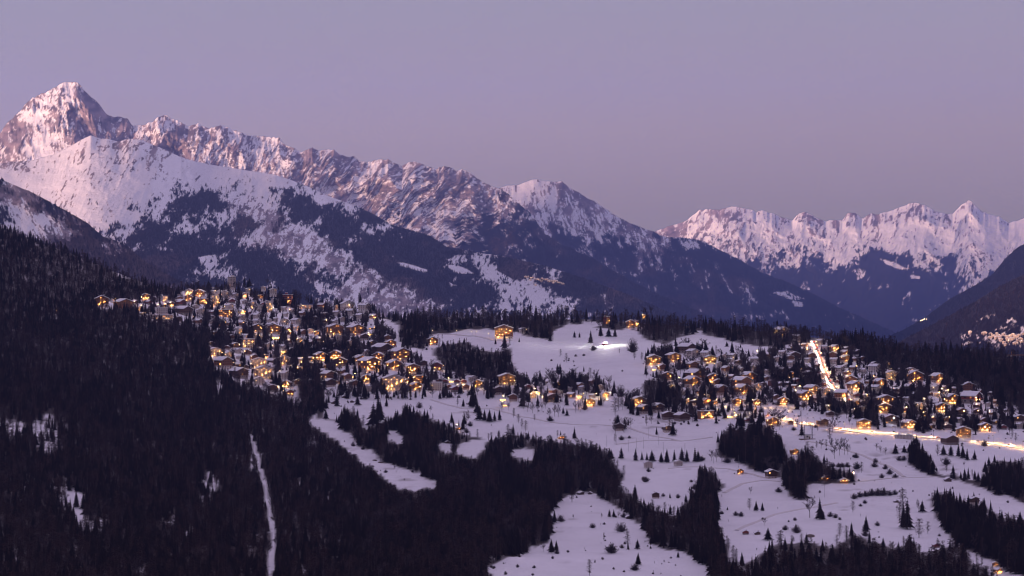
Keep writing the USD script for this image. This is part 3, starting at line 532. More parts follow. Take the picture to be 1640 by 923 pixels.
FOREST = [  # wood, label, mean height m, share of larch, spacing
    ('left_slope', 'dense dark conifer forest covering the steep slope at the left', 12.5, .58, .84), ('ravine', 'dark conifer and larch forest filling the ravine below the village meadows', 15.5, .45, .92),
    ('lower_right', 'mixed larch and spruce wood along the lower right edge', 17, .5, 1.15), ('right_spur', 'dark spruce wood on the spur at the lower right', 18, .15, 1.0), ('right_bank', 'dark wood on the bank below the lit resort road at the right', 16, .3, 1.0),
    ('below_resort', 'dark spruce stand on the slope below the lit hotels', 19, .15, 1.0), ('barn_wood', 'spruce wood beside the barns right of the middle', 17, .25, 1.0),
    ('ridge', 'wooded ridge of larch and spruce running behind the village', 16, .6, .8), ('hill_top', 'wooded hilltop beside the pale tower block', 13, .3, 1.0)]
FOREST += [(k, 'dark wood between the houses of the upper village', 14, .35, 1.0) for k in ('village_wood_a', 'village_wood_b', 'village_wood_c', 'village_wood_e', 'left_gap', 'crest_left')]
FOREST += [('village_wood_d', 'bare and dark wood beside the open ski slope', 15, .55, 1.0), ('left_edge_wood', 'dark wood between the left village and the meadow', 17, .3, 1.0), ('meadow_wood', 'dark round wood at the right edge of the ski slope', 15, .4, 1.0)]
FOREST += [(k, 'dark wood between the chalets of the right village', 13, .4, 1.0) for k in ('right_wood_a', 'right_wood_b', 'right_wood_c', 'right_wood_d', 'right_wood_e', 'right_wood_f')]
rng = np.random.default_rng(4)
groups = {}
for key, label, hm, larch, sp in FOREST:
    poly = np.array(W[key], float)
    x0, y0 = poly.min(0); x1, y1 = poly.max(0)
    x0 = max(x0, -280); x1 = min(x1, 1930); y1 = min(y1, 1010)
    stepx, stepy = 5.4 * sp, 4.4 * sp
    xs, ys = np.meshgrid(np.arange(x0, x1, stepx), np.arange(y0, y1, stepy))
    xs = xs.ravel() + rng.uniform(-.5, .5, xs.size) * stepx; ys = ys.ravel() + rng.uniform(-.5, .5, ys.size) * stepy
    cr = np.interp(xs, GX, CREST)
    jx = 18 * (fb(xs / 19, ys / 12, 311, 3) - .5); jy = 12 * (fb(xs / 19, ys / 12, 312, 3) - .5)
    ok = (ys > cr + .3) & in_woods(xs, ys) & poly_mask(poly, xs + jx, ys + jy)
    xs, ys = xs[ok], ys[ok]
    d = depth_at(xs, ys)
    keep = rng.uniform(0, 1, xs.size) < np.clip((d / 2600.0) ** 2, .35, 1.3) * (1 - .86 * thin_at(xs, ys))
    xs, ys, d = xs[keep], ys[keep], d[keep]
    clump = fb(xs / 45, ys / 30, 33, 3)
    h = hm * np.clip(rng.normal(1.0, .2, xs.size), .55, 1.5) * (.8 + .45 * clump)
    # the tops stay inside the outline, as surveyed
    topin = poly_mask(poly, xs, ys - .7 * h * FPX / d) | (key in ('ridge', 'left_slope', 'hill_top', 'crest_left'))
    h = np.where(topin, h, h * .55)
    keep = topin | (rng.uniform(0, 1, xs.size) < .45)
    hp = h * FPX / d
    covers = np.zeros(xs.size, bool)
    for q in (.15, .3, .45, .6, .75, .9): covers |= in_open(xs, ys - q * hp)
    tall = covers & ~in_open(xs, ys - .3 * hp) & ~in_open(xs, ys - .15 * hp)
    h = np.where(tall, h * .42, h)
    keep &= ~covers | tall
    xs, ys, h = xs[keep], ys[keep], h[keep]
    lsh = np.clip(larch + .9 * (fb(xs / 55, ys / 40, 35, 2) - .5) * (1.6 if larch > .2 else 1), 0.03, .95)
    u = rng.uniform(0, 1, xs.size)
    kinds = np.where(u < lsh, np.where(rng.uniform(0, 1, xs.size) < .75, 'l', 'd'), 's')
    h = np.where(kinds == 'd', h * .75, h)
    P = ground_at(xs, ys)
    G = groups.setdefault(label, [[], [], []])
    G[0].append(P); G[1].append(h); G[2].append(kinds)
NTREES = 0
for label, q in WOODS.items():
    groups[label] = [[a for a, _, _ in q], [b for _, b, _ in q], [c for _, _, c in q]]
for k, (label, (P, h, kd)) in enumerate(groups.items()):
    NTREES += scatter('forest' if 'forest' in label else 'wood', label, 'forest' if 'forest' in label else 'wood', np.concatenate(P), np.concatenate(h), np.concatenate(kd), 100 + k)
print('forest trees', NTREES)

# ---------------------------------------------------------------- building materials
def wood(name, a, b):
    usdkit.material(stage, '/World/Looks/' + name, {'tc': ('texture_coordinate', {}), 'm': ('mapping', {'scale': (1.0, 1.0, 9.0)}), 'n': ('noise_texture', {'scale': 0.8, 'detail': 4.0}),
        'r': ('rgb_ramp', {'ramp': [(.3, a), (.7, b)]}), 'p': ('principled_bsdf', {'roughness': 0.75})},
        [('tc.object', 'm.vector'), ('m.vector', 'n.vector'), ('n.fac', 'r.fac'), ('r.color', 'p.base_color')], surface='p.BSDF')
wood('dark_wood', (0.07, 0.034, 0.022), (0.13, 0.062, 0.038)); wood('warm_wood', (0.20, 0.085, 0.042), (0.30, 0.135, 0.065)); wood('red_paint', (0.20, 0.045, 0.04), (0.28, 0.075, 0.06)); wood('old_wood', (0.10, 0.065, 0.05), (0.17, 0.11, 0.085))
wood('pale_render', (0.52, 0.44, 0.40), (0.62, 0.54, 0.49)); wood('white_render', (0.62, 0.58, 0.55), (0.72, 0.68, 0.64)); wood('stone', (0.20, 0.17, 0.155), (0.34, 0.29, 0.27))
simple('roof_dark', (0.06, 0.05, 0.05)); simple('roof_snow', (0.80, 0.81, 0.85), .7); simple('metal_grey', (0.16, 0.16, 0.17), .5); simple('glass_dark', (0.03, 0.03, 0.04), .08); simple('packed_snow', (0.62, 0.60, 0.60), .6); simple('wet_asphalt', (0.16, 0.155, 0.15), .45)
simple('crane_paint', (0.30, 0.14, 0.05), .5); simple('rubber', (0.02, 0.02, 0.02)); simple('car_white', (0.6, 0.6, 0.6), .3); simple('car_dark', (0.05, 0.05, 0.06), .25); simple('car_red', (0.3, 0.03, 0.03), .3); simple('groomer_red', (0.4, 0.04, 0.03), .4); simple('rock_brown', (0.13, 0.10, 0.085))
glow('window_warm', (1.0, 0.39, 0.085), 2.0); glow('window_yellow', (1.0, 0.49, 0.14), 3.6); glow('window_dim', (1.0, 0.34, 0.08), .35); glow('far_window', (1.0, 0.5, 0.2), .6); glow('far_bulb', (1.0, 0.66, 0.40), 9.0)
glow('porch_lamp', (1.0, 0.38, 0.08), 60.0); glow('facade_lamp', (1.0, 0.39, 0.09), 135.0); glow('street_bulb', (1.0, 0.52, 0.18), 48.0); glow('road_bulb', (1.0, 0.52, 0.17), 1900.0); glow('glare_bulb', (1.0, 0.58, 0.22), 130.0); glow('floodlight', (1.0, 0.93, 0.80), 9500.0); glow('headlight', (1.0, 0.86, 0.62), 170.0); glow('tail_light', (1.0, 0.08, 0.03), 30.0); glow('white_bulb', (0.95, 0.95, 1.0), 60.0)

def box(x0, x1, y0, y1, z0, z1):
    V = np.array([(x, y, z) for z in (z0, z1) for y in (y0, y1) for x in (x0, x1)], float)
    F = np.array([(0, 2, 1), (1, 2, 3), (4, 5, 6), (5, 7, 6), (0, 1, 4), (1, 5, 4), (2, 6, 3), (3, 6, 7), (0, 4, 2), (2, 4, 6), (1, 3, 5), (3, 7, 5)])
    return V, F

def join(*ms):
    V, F, n = [], [], 0
    for v, f in ms:
        V.append(np.asarray(v, float)); F.append(np.asarray(f) + n); n += len(v)
    return np.concatenate(V), np.concatenate(F)

def prism(profile, y0, y1):
    """A convex profile in x and z drawn out along y."""
    n = len(profile)
    V = np.array([(x, y, z) for y in (y0, y1) for x, z in profile], float); F = []
    for k in range(1, n - 1):
        F.append((0, k, k + 1)); F.append((n, n + k + 1, n + k))
    for k in range(n):
        l = (k + 1) % n
        F.append((k, n + k, l)); F.append((l, n + k, n + l))
    return V, np.array(F)

PROTO = {}
class Kind:
    """A kind of building, built once below /Kinds with its parts; copies refer to it."""
    def __init__(self, name):
        self.path = path_of(name, '/Kinds'); UsdGeom.Xform.Define(stage, self.path)
    def part(self, name, m, mat, parent=None, smooth=False):
        p = path_of(name, parent or self.path)
        usdkit.mesh(stage, p, m, '/World/Looks/' + mat, smooth=smooth)
        return p

def window_row(k, r, xs, y, z, w, h, lit, prob, face='front', deep=.06):
    for x in xs:
        mat = 'glass_dark'
        if lit and r.random() < prob:
            mat = r.choice(['window_warm', 'window_warm', 'window_yellow', 'window_dim', 'window_dim'])
        if face == 'front':
            m = box(x - w / 2, x + w / 2, y - deep, y + .05, z, z + h)
        elif face == 'left':
            m = box(y - deep, y + .05, x - w / 2, x + w / 2, z, z + h)
        else:
            m = box(y - .05, y + deep, x - w / 2, x + w / 2, z, z + h)
        k.part('window', m, mat)

PROB = [0.0, 0.12, 0.32, 0.55]
def gabled(key, w, d, storeys, body, base, lit, pitch=23, seed=0, balconies=True, big=False):
    r = random.Random(seed * 7 + lit * 131 + storeys)
    k = Kind(key)
    sh = 2.75; hb = sh; top = sh * storeys
    rise = math.tan(math.radians(pitch)) * w / 2
    k.part('plinth', box(-w / 2, w / 2, -d / 2, d / 2, -5, hb), base)
    k.part('wall', prism([(-w / 2 - .12, hb), (w / 2 + .12, hb), (w / 2 + .12, top), (0, top + rise), (-w / 2 - .12, top)], -d / 2 - .12, d / 2 + .12), body)
    ov, oy = 1.5, 1.7
    ex = w / 2 + ov; ez = top - math.tan(math.radians(pitch)) * ov
    def roof(t0, t1, grow=0.0, y0=-d / 2 - oy, y1=d / 2 + oy * .5):
        out = []
        for s in (-1, 1):
            pr = [(0, top + rise + t0), (s * (ex - grow), ez + t0 + grow * .42), (s * (ex - grow), ez + t1 + grow * .42), (0, top + rise + t1)]
            out.append(prism(pr if s < 0 else pr[::-1], y0, y1))
        return join(*out)
    rp = k.part('roof', roof(.06, .34), 'roof_dark')
    sn = k.part('snow_cover', roof(.345, 1.0, .12, -d / 2 - oy + .12, d / 2 + oy * .5 - .12), 'roof_snow', rp)
    cx = r.choice([-1, 1]) * w * .2
    cz = top + rise - abs(cx) * math.tan(math.radians(pitch))
    ch = k.part('chimney', box(cx - .5, cx + .5, d * .1, d * .1 + 1.1, cz - .5, cz + 2.2), 'stone', rp)
    k.part('chimney_snow', box(cx - .6, cx + .6, d * .1 - .1, d * .1 + 1.2, cz + 2.205, cz + 2.5), 'roof_snow')
    nx = max(3, int(w / 3.1)); xs = [(-.5 + (i + .5) / nx) * (w - 1.0) for i in range(nx)]
    p = PROB[lit]
    for s in range(storeys):
        window_row(k, r, xs, -d / 2 - (.13 if s else .01), s * sh + .85, 0.95 if not big else 1.05, 1.1, lit, p)
        if balconies and s:
            b = k.part('balcony', box(-w / 2 - .5, w / 2 + .5, -d / 2 - 1.5, -d / 2 - .14, s * sh - .1, s * sh + .12), 'old_wood')
            k.part('railing', box(-w / 2 - .5, w / 2 + .5, -d / 2 - 1.5, -d / 2 - 1.42, s * sh + .125, s * sh + .95), body, b)
    if rise > 2.4:
        window_row(k, r, [x for x in xs if abs(x) < w * .22], -d / 2 - .13, top + .45, 1.2, 1.1, lit, p)
    ny = max(2, int(d / 4)); ys = [(-.5 + (i + .5) / ny) * (d - 1.5) for i in range(ny)]
    for s in range(storeys):
        window_row(k, r, ys, -w / 2 - (.13 if s else .01), s * sh + .9, 1.2, 1.3, lit, p * .7, 'left')
        window_row(k, r, ys, w / 2 + (.13 if s else .01), s * sh + .9, 1.2, 1.3, lit, p * .7, 'right')
    k.part('door', box(w * .31, w * .31 + 1.1, -d / 2 - .10, -d / 2 + .04, -.3, 2.1) if w > 8 else box(w * .2, w * .2 + 1., -d / 2 - .10, -d / 2 + .04, -.3, 2.0), 'dark_wood')
    if lit >= 2:
        n = 2 if lit == 2 else 4
        for i in range(n):
            x = (-.5 + (i + .5) / n) * w * .9; s = 1 + i % max(1, storeys - 1)
            k.part('wall_lamp', box(x - .16, x + .16, -d / 2 - .75, -d / 2 - .45, s * sh - .55, s * sh - .25), 'facade_lamp' if lit == 3 else 'porch_lamp')
    PROTO[key + str(lit)] = (k.path, w)
    return k

def block(key, w, d, storeys, body, lit, seed=0, step=False):
    r = random.Random(seed * 5 + lit * 17 + storeys)
    k = Kind(key); sh = 2.9; top = sh * storeys
    k.part('wall', box(-w / 2, w / 2, -d / 2, d / 2, -6, top), body)
    rp = k.part('roof', box(-w / 2 - .6, w / 2 + .6, -d / 2 - 1.0, d / 2 + .6, top + .005, top + .45), 'roof_dark')
    k.part('snow_cover', box(-w / 2 - .5, w / 2 + .5, -d / 2 - .9, d / 2 + .5, top + .455, top + 1.1), 'roof_snow', rp)
    pr = (-w * .3, -w * .3 + 3.5) if not step else (-w * .1, w * .35)
    k.part('roof_house', box(pr[0], pr[1], -1.5, 3, top + 1.105, top + 3.6), body, rp)
    k.part('roof_house_snow', box(pr[0] - .2, pr[1] + .2, -1.7, 3.2, top + 3.605, top + 4.1), 'roof_snow')
    n = max(3, int(w / 3.3)); xs = [(-.5 + (i + .5) / n) * (w - .8) for i in range(n)]
    for s in range(storeys):
        window_row(k, r, xs, -d / 2, s * sh + .75, 1.4, 1.3, lit, PROB[lit])
        b = k.part('balcony', box(-w / 2 - .1, w / 2 + .1, -d / 2 - 1.5, -d / 2 - .005, s * sh - .15, s * sh + .1), 'pale_render')
        k.part('railing', box(-w / 2 - .1, w / 2 + .1, -d / 2 - 1.5, -d / 2 - 1.38, s * sh + .105, s * sh + .75), body if body != 'white_render' else 'pale_render', b)
        ys = [(-.5 + (i + .5) / 3) * (d - 2) for i in range(3)]
        window_row(k, r, ys, w / 2, s * sh + .9, 1.2, 1.3, lit, PROB[lit] * .6, 'right')
    k.part('door', box(-1.0, 1.0, -d / 2 - .08, -d / 2 + .04, -.5, 2.2), 'dark_wood')
    if lit >= 2:
        for i in range(lit + 1):
            x = (-.5 + (i + .5) / (lit + 1)) * w * .9; s = 1 + i % max(1, storeys - 1)
            k.part('wall_lamp', box(x - .16, x + .16, -d / 2 - .8, -d / 2 - .5, s * sh - .6, s * sh - .3), 'facade_lamp' if lit == 3 else 'porch_lamp')
    PROTO[key + str(lit)] = (k.path, w)

def pavilion(key, lit):
    k = Kind(key); w, d = 14.0, 8.0
    k.part('wall', box(-w / 2, w / 2, -d / 2 + .3, d / 2, -4, 3.4), 'old_wood')
    for i in range(5):
        x = (-.5 + (i + .5) / 5) * w
        k.part('window', box(x - 1.2, x + 1.2, -d / 2 + .22, -d / 2 + .32, .35, 2.8), 'window_yellow' if lit else 'glass_dark')
        k.part('post', box(x + 1.3, x + 1.5, -d / 2 - 1.2, -d / 2 - 1.0, -3, 3.4), 'dark_wood')
    rp = k.part('roof', box(-w / 2 - .9, w / 2 + .9, -d / 2 - 1.5, d / 2 + .5, 3.405, 3.75), 'roof_dark')
    k.part('snow_cover', box(-w / 2 - .8, w / 2 + .8, -d / 2 - 1.4, d / 2 + .4, 3.755, 4.4), 'roof_snow', rp)
    for x in (-4.5, 0, 4.5):
        k.part('wall_lamp', box(x - .15, x + .15, -d / 2 - .5, -d / 2 - .2, 2.9, 3.2), 'facade_lamp')
    PROTO[key + str(lit)] = (k.path, w)

def tower_roofed(key, lit):
    """Church hall: broad hall with a snowy roof."""
    gabled(key, 20, 26, 3, 'white_render', 'pale_render', lit, 27, 3, False)

SPEC = {  # code: (object name, look, category, builder)
    'c': ('chalet', 'dark wooden chalet', 'chalet', lambda n, l: gabled(n, 12, 12, 3, 'dark_wood', 'pale_render', l, 23, 1)),
    'w': ('chalet', 'warm brown chalet', 'chalet', lambda n, l: gabled(n, 13, 13, 3, 'warm_wood', 'pale_render', l, 24, 2)),
    'r': ('chalet', 'reddish chalet', 'chalet', lambda n, l: gabled(n, 11, 11, 2, 'red_paint', 'stone', l, 25, 3)),
    'p': ('pale_house', 'pale house', 'house', lambda n, l: gabled(n, 12, 12, 3, 'pale_render', 'white_render', l, 22, 4)),
    'b': ('large_chalet', 'broad balconied chalet', 'chalet', lambda n, l: gabled(n, 19, 15, 4, 'warm_wood', 'pale_render', l, 20, 5, True, True)),
    'd': ('large_chalet', 'broad dark chalet', 'chalet', lambda n, l: gabled(n, 18, 15, 3, 'dark_wood', 'stone', l, 21, 6)),
    'h': ('hotel', 'wooden gabled hotel', 'hotel', lambda n, l: gabled(n, 23, 16, 5, 'warm_wood', 'white_render', l, 19, 7, True, True)),
    'H': ('hotel', 'pale gabled hotel', 'hotel', lambda n, l: gabled(n, 24, 16, 5, 'pale_render', 'white_render', l, 19, 8, True, True)),
    'k': ('apartment_block', 'pale apartment block', 'apartment block', lambda n, l: block(n, 18, 12, 4, 'white_render', l, 1)),
    'K': ('apartment_block', 'brown apartment block', 'apartment block', lambda n, l: block(n, 24, 13, 4, 'warm_wood', l, 2)),
    'l': ('apartment_block', 'long low block', 'apartment block', lambda n, l: block(n, 42, 12, 3, 'white_render', l, 3)),
    't': ('tower_block', 'pale tower block', 'tower block', lambda n, l: block(n, 14, 13, 7, 'pale_render', l, 4, True)),
    'T': ('tower_block', 'reddish tower block', 'tower block', lambda n, l: block(n, 14, 12, 6, 'red_paint', l, 5)),
    'u': ('wooden_hut', 'small wooden hut', 'hut', lambda n, l: gabled(n, 8, 8, 1, 'old_wood', 'old_wood', l, 26, 9, False)),
    'v': ('pavilion', 'low glazed pavilion', 'pavilion', lambda n, l: pavilion(n, l)),
    'g': ('hall', 'large pale hall', 'hall', lambda n, l: tower_roofed(n, l)),
}
LITW = ['dark', 'dimly lit', 'warmly lit', 'brightly lit']
# x, foot, width, code, light[, turn]
HOUSES = '''163,491,27,w,2;197,498,31,b,1,38;253,515,58,l,1,5;258,505,24,k,1;288,490,20,r,0,50;294,505,27,d,0,55;321,505,16,p,1;303,472,15,p,3;320,475,18,w,3;345,490,15,t,2;325,487,22,K,3;371,461,15,t,1,20;398,469,11,p,1;392,477,13,p,3;371,486,13,r,0;392,488,11,p,0;404,493,14,p,2;362,507,29,K,2;338,520,12,k,1;351,526,8,T,1;343,572,24,H,3;345,580,14,v,3;396,557,27,k,2;380,567,13,p,0,50;397,570,15,w,1;366,575,17,p,2;415,499,19,k,1;431,500,14,t,2;436,472,15,p,1;422,465,9,p,1;461,490,19,T,2;488,495,30,l,2;556,495,24,g,1;540,497,12,p,2;583,498,19,p,0,60;575,514,17,p,1,50;538,507,13,p,0,65;536,539,30,h,2,25;569,538,29,b,2;591,538,14,v,3;409,513,17,p,0,60;410,520,14,p,0,55;440,515,10,p,0,60;456,520,16,p,1;413,532,27,d,2;440,535,27,b,2;441,544,20,v,3;497,534,12,p,2;508,538,12,w,2;513,579,23,w,3;538,576,23,w,3;545,587,28,d,2;576,583,22,w,3;415,591,29,H,3;455,586,23,p,2;357,590,28,w,1,45;382,605,31,d,1,45;421,607,34,H,3;415,617,20,p,0;437,627,22,d,0;459,621,18,w,3;463,633,17,r,2;455,608,21,p,0,50;525,608,23,w,1,40;527,620,20,c,0;555,609,18,w,1;568,620,18,w,1;563,605,11,v,3;587,612,20,w,2;551,637,10,u,0;535,647,12,u,0;564,645,9,u,0;807,542,36,h,3;693,553,21,w,2;626,557,20,w,2;596,556,15,c,1;584,545,16,c,0;639,579,34,b,2,40;612,568,33,d,0,45;606,580,22,w,3;591,594,37,b,3,40;630,593,25,w,2;661,599,27,b,3;678,588,15,c,0;700,593,23,r,2;630,624,42,H,3;670,614,30,K,2;665,626,21,w,2;699,625,25,k,0;703,613,12,r,1;713,613,11,r,0;722,612,10,v,3;732,614,12,r,0;743,614,12,r,1;719,624,13,w,0;729,628,18,r,0;766,620,20,w,2;811,615,31,b,2,10;799,631,20,c,0;822,642,18,w,0;805,641,12,v,3;808,650,8,u,3;750,647,8,u,0;734,689,11,u,2;971,520,12,T,2;1010,526,20,w,2;1018,525,10,T,3;1032,510,9,w,3;843,508,9,p,0;838,535,15,p,0;927,622,16,w,0,40;934,626,14,p,0;947,615,15,w,0,40;962,624,13,p,0;970,635,13,w,3;883,642,25,d,1;859,630,16,v,3;854,637,13,p,2;929,638,11,p,3;946,650,20,w,3;948,637,11,p,0,60;1022,650,26,b,3;1030,662,22,c,1;1052,659,21,c,1;899,702,13,u,2;993,690,18,c,0;1047,585,27,b,3;1078,581,26,b,2;1046,594,9,v,3;1060,594,17,w,1;1069,609,26,d,2;1100,566,30,d,0,50;1109,572,19,p,1,35;1130,573,17,p,0,55;1137,584,22,h,3;1148,577,10,p,0,50;1160,575,12,p,1;1172,577,16,p,0,50;1170,583,11,p,0,60;1110,593,20,w,1;1153,591,14,p,1;1163,598,16,w,1;1113,610,35,d,2,42;1108,621,26,w,2;1143,616,25,w,3;1150,621,18,w,1;1198,613,25,w,2;1187,625,34,b,1,45;1188,633,26,w,2,35;1153,633,25,w,1,30;1234,619,10,T,0;1187,598,13,p,0;1210,584,17,p,0,60;1251,540,24,p,2,30;1265,578,14,w,0;1130,669,30,K,3;1130,648,17,w,1;1101,646,10,p,2;1181,650,20,w,2;1212,647,15,w,3;1144,648,11,w,2;1242,641,14,w,0;1254,647,20,w,3;1196,676,14,r,0;1237,682,23,w,2;1266,680,11,w,1;1070,671,24,d,0;1092,672,26,d,0;1069,692,17,c,1;1168,668,14,v,3;1275,546,16,p,0,65;1337,564,19,b,3;1353,572,17,w,3;1354,580,18,w,2;1336,583,15,p,0,60;1272,577,20,c,0;1299,576,15,w,0;1293,582,12,p,0,55;1266,588,15,p,0,50;1343,598,20,p,0,60;1357,601,12,w,2;1356,609,11,w,2;1381,598,13,p,0,60;1387,591,9,p,0,60;1400,596,20,p,0,55;1427,608,26,H,3;1459,604,26,H,3;1464,613,31,w,2;1409,621,23,w,2;1402,629,19,p,1,50;1402,610,12,w,2;1363,617,24,w,2;1369,626,25,w,3;1275,614,15,r,0;1299,631,25,b,2,48;1288,641,25,w,3;1320,633,20,p,2;1319,621,9,T,2;1347,640,25,w,1,70;1372,637,14,r,0;1386,640,14,p,2;1418,650,31,b,3;1417,663,27,b,3;1426,678,28,d,1;1383,685,26,b,3;1454,686,22,w,3;1447,702,32,l,0,0;1317,683,20,c,0;1329,667,14,c,0;1272,729,14,w,2;1501,612,24,w,2,25;1551,627,26,w,0;1571,629,11,r,0;1555,647,33,r,2,55;1522,649,27,w,3;1507,660,24,w,3;1494,675,12,w,1;1517,676,14,w,1;1518,688,14,c,0;1538,667,20,c,0;1565,665,15,c,0;1543,701,27,b,2;1577,692,22,w,3;1630,677,20,c,1;1612,661,9,p,0;1521,711,27,d,0;1590,758,9,u,3;1518,773,14,u,0;1186,761,13,w,2;1235,767,20,c,1;1322,770,15,u,2;1352,774,16,u,2;1086,748,14,p,0;1038,748,16,p,0;1194,856,12,r,0;1213,857,12,u,0;930,792,12,u,0;945,792,9,u,0;1007,832,12,u,0;1050,799,14,c,0;848,861,11,u,0;1499,876,13,r,0;1594,905,11,w,2;1598,917,13,w,3;1560,808,16,c,0;1435,806,9,u,0;87,508,7,p,1;702,706,9,u,1;716,712,9,u,0'''
HZ = [(0, 0, 250, 520, 'among trees left of the upper village'), (250, 0, 330, 530, 'in the left part of the upper village'), (330, 0, 450, 530, 'below the wooded hilltop in the upper village'), (450, 0, 610, 548, 'on the crest of the upper village'), (330, 530, 520, 700, 'in the cluster above the left forest'), (500, 545, 605, 660, 'in the row above the left meadow'), (605, 545, 790, 660, 'in the middle village above the snowy meadow'), (580, 0, 850, 560, 'by the ridge wood left of the piste'), (690, 660, 780, 720, 'in the clearing of the ravine wood'),
      (780, 560, 990, 655, 'in the row below the ski slope'), (850, 0, 1060, 535, 'among ridge trees above the ski slope'), (990, 600, 1066, 700, 'at the left end of the resort road'), (1030, 560, 1230, 640, 'on the hillside right of the ski slope'), (1060, 636, 1270, 700, 'beside the lit resort road'), (1230, 530, 1330, 600, 'left of the steep lit street'), (1230, 600, 1335, 660, 'below the steep lit street'), (1325, 540, 1380, 650, 'right of the steep lit street'), (1370, 580, 1490, 650, 'on the hillside of the right village'), (1270, 645, 1480, 735, 'along the lower resort road'),
      (1480, 590, 1640, 720, 'in the scattered right part of the village'), (780, 690, 1140, 780, 'on the meadow below the village'), (1140, 735, 1400, 790, 'on the snowfield below the resort road'), (780, 770, 1110, 880, 'on the snowy meadows at the bottom'), (1140, 795, 1480, 880, 'on the snowfield at the lower right'), (0, 0, 1700, 1000, 'at the lower right edge')]
def zone(x, y, Z):
    return next(z[4] for z in Z if z[0] <= x < z[2] and z[1] <= y < z[3])
ORD = ['first', 'second', 'third', 'fourth', 'fifth', 'sixth', 'seventh', 'eighth', 'ninth', 'tenth', 'eleventh', 'twelfth']
ORD += [f'number {i}' for i in range(13, 60)]
def ordinal(i, n):
    if n == 1: return ''
    return ', leftmost of them' if i == 0 else ', rightmost of them' if i == n - 1 else f', {ORD[i]} from left'

def copy_of(name, proto, loc, rot, scale, label, cat, group=None):
    x = UsdGeom.Xform.Define(stage, path_of(name))
    x.AddTranslateOp().Set(Gf.Vec3d(*map(float, loc))); x.AddRotateZOp().Set(float(rot))
    x.AddScaleOp().Set(Gf.Vec3f(*([float(scale)] * 3 if np.ndim(scale) == 0 else map(float, scale))))
    x.GetPrim().GetReferences().AddInternalReference(proto); x.GetPrim().SetInstanceable(True)
    return tag(x, label, cat, group)

R1 = [(1165, 667), (1195, 664), (1225, 667), (1250, 671), (1280, 678), (1320, 684), (1345, 686.5), (1380, 690.5), (1410, 693.5), (1432, 695.5), (1460, 697.5), (1480, 700), (1510, 703), (1540, 706), (1580, 709), (1610, 713), (1650, 720)]
R2 = [(1301, 547), (1305, 555), (1311, 570), (1317, 587), (1322, 600), (1327, 612), (1334, 620), (1345, 631), (1355, 638), (1358, 646)]
R3 = [(720, 616), (755, 619), (790, 621), (815, 621.5), (850, 630), (880, 633), (925, 638), (955, 641), (975, 640)]
R4 = [(672, 536), (700, 536), (730, 535), (760, 538), (790, 545), (820, 546)]
R5 = [(1120, 648), (1170, 653), (1212, 652), (1245, 652), (1262, 650), (1268, 655)]
R6 = [(1366, 772), (1385, 771), (1420, 768), (1460, 766), (1500, 765)]
hr = random.Random(12)
rows = []
for e in HOUSES.split(';'):
    f = e.strip().split(',')
    x, y, w = float(f[0]), float(f[1]), float(f[2]) * (.88 if float(f[1]) < 700 else .95); lit = int(f[4])
    rot = float(f[5]) if len(f) > 5 else hr.uniform(-8, 34)
    rows.append([x, y, w, f[3], lit, rot])
# the smaller houses between: many of them, mostly dim
HOUSE_AREA = [[(170, 486), (300, 472), (400, 472), (590, 502), (640, 560), (660, 600), (690, 606), (690, 628), (510, 628), (345, 582), (330, 530), (250, 518)], [(1036, 578), (1100, 566), (1210, 586), (1262, 552), (1300, 548), (1375, 566), (1480, 610), (1595, 632), (1636, 690), (1480, 688), (1270, 645), (1105, 655), (1050, 606)], [(830, 618), (955, 618), (975, 638), (880, 640)], [(690, 606), (780, 612), (780, 628), (690, 626)]]
er = random.Random(44)
tries = 0
while len(rows) < 470 and tries < 20000:
    tries += 1
    x, y = er.uniform(170, 1640), er.uniform(470, 700)
    if not any(poly_mask(p, np.array([x]), np.array([y]))[0] for p in HOUSE_AREA): continue
    w = er.choice([8, 9, 10, 11, 12, 13, 15])
    if any(abs(x - q[0]) < .5 * (w + q[2]) + 1 and -7 < y - q[1] < 9 for q in rows): continue
    if any(np.min(np.hypot(x - np.interp(np.linspace(0, 1, 60), np.linspace(0, 1, len(r_)), [a for a, _ in r_]), y - np.interp(np.linspace(0, 1, 60), np.linspace(0, 1, len(r_)), [b for _, b in r_]))) < 9 for r_ in (R1, R2)): continue
    if in_woods(np.array([x]), np.array([y]))[0] and er.random() < .6: continue
    rows.append([x, y, w, er.choice('ccwwwrppppuk'), er.choices([0, 1, 2, 3], [.42, .33, .18, .07])[0], er.choice([er.uniform(-10, 35), er.uniform(40, 75)])])
byl = {}
for q in rows:
    q.append((LITW[q[4]] + ' ' + SPEC[q[3]][1], zone(q[0], q[1], HZ)))
    byl.setdefault(q[6], []).append(q)
HOUSEPOS = []
for key, qs in byl.items():
    qs.sort(key=lambda q: q[0])
    for i, q in enumerate(qs):
        x, y, w, code, lit, rot, _ = q
        nm, look, cat, make = SPEC[code]
        pk = f'{nm}_kind_{ord(code)}_{lit}'
        if pk + str(lit) not in PROTO:
            make(pk, lit)
        path, w0 = PROTO[pk + str(lit)]
        P = ground_at(np.array([x]), np.array([y]))[0]
        s = w * P[1] / FPX / (w0 + 3.0)
        q.append(P); HOUSEPOS.append((x, y, w, lit, P, s * w0))
        copy_of(nm, path, P, rot, s, f'{key[0]} {key[1]}' + ordinal(i, len(qs)), cat, 'houses of the mountain village')

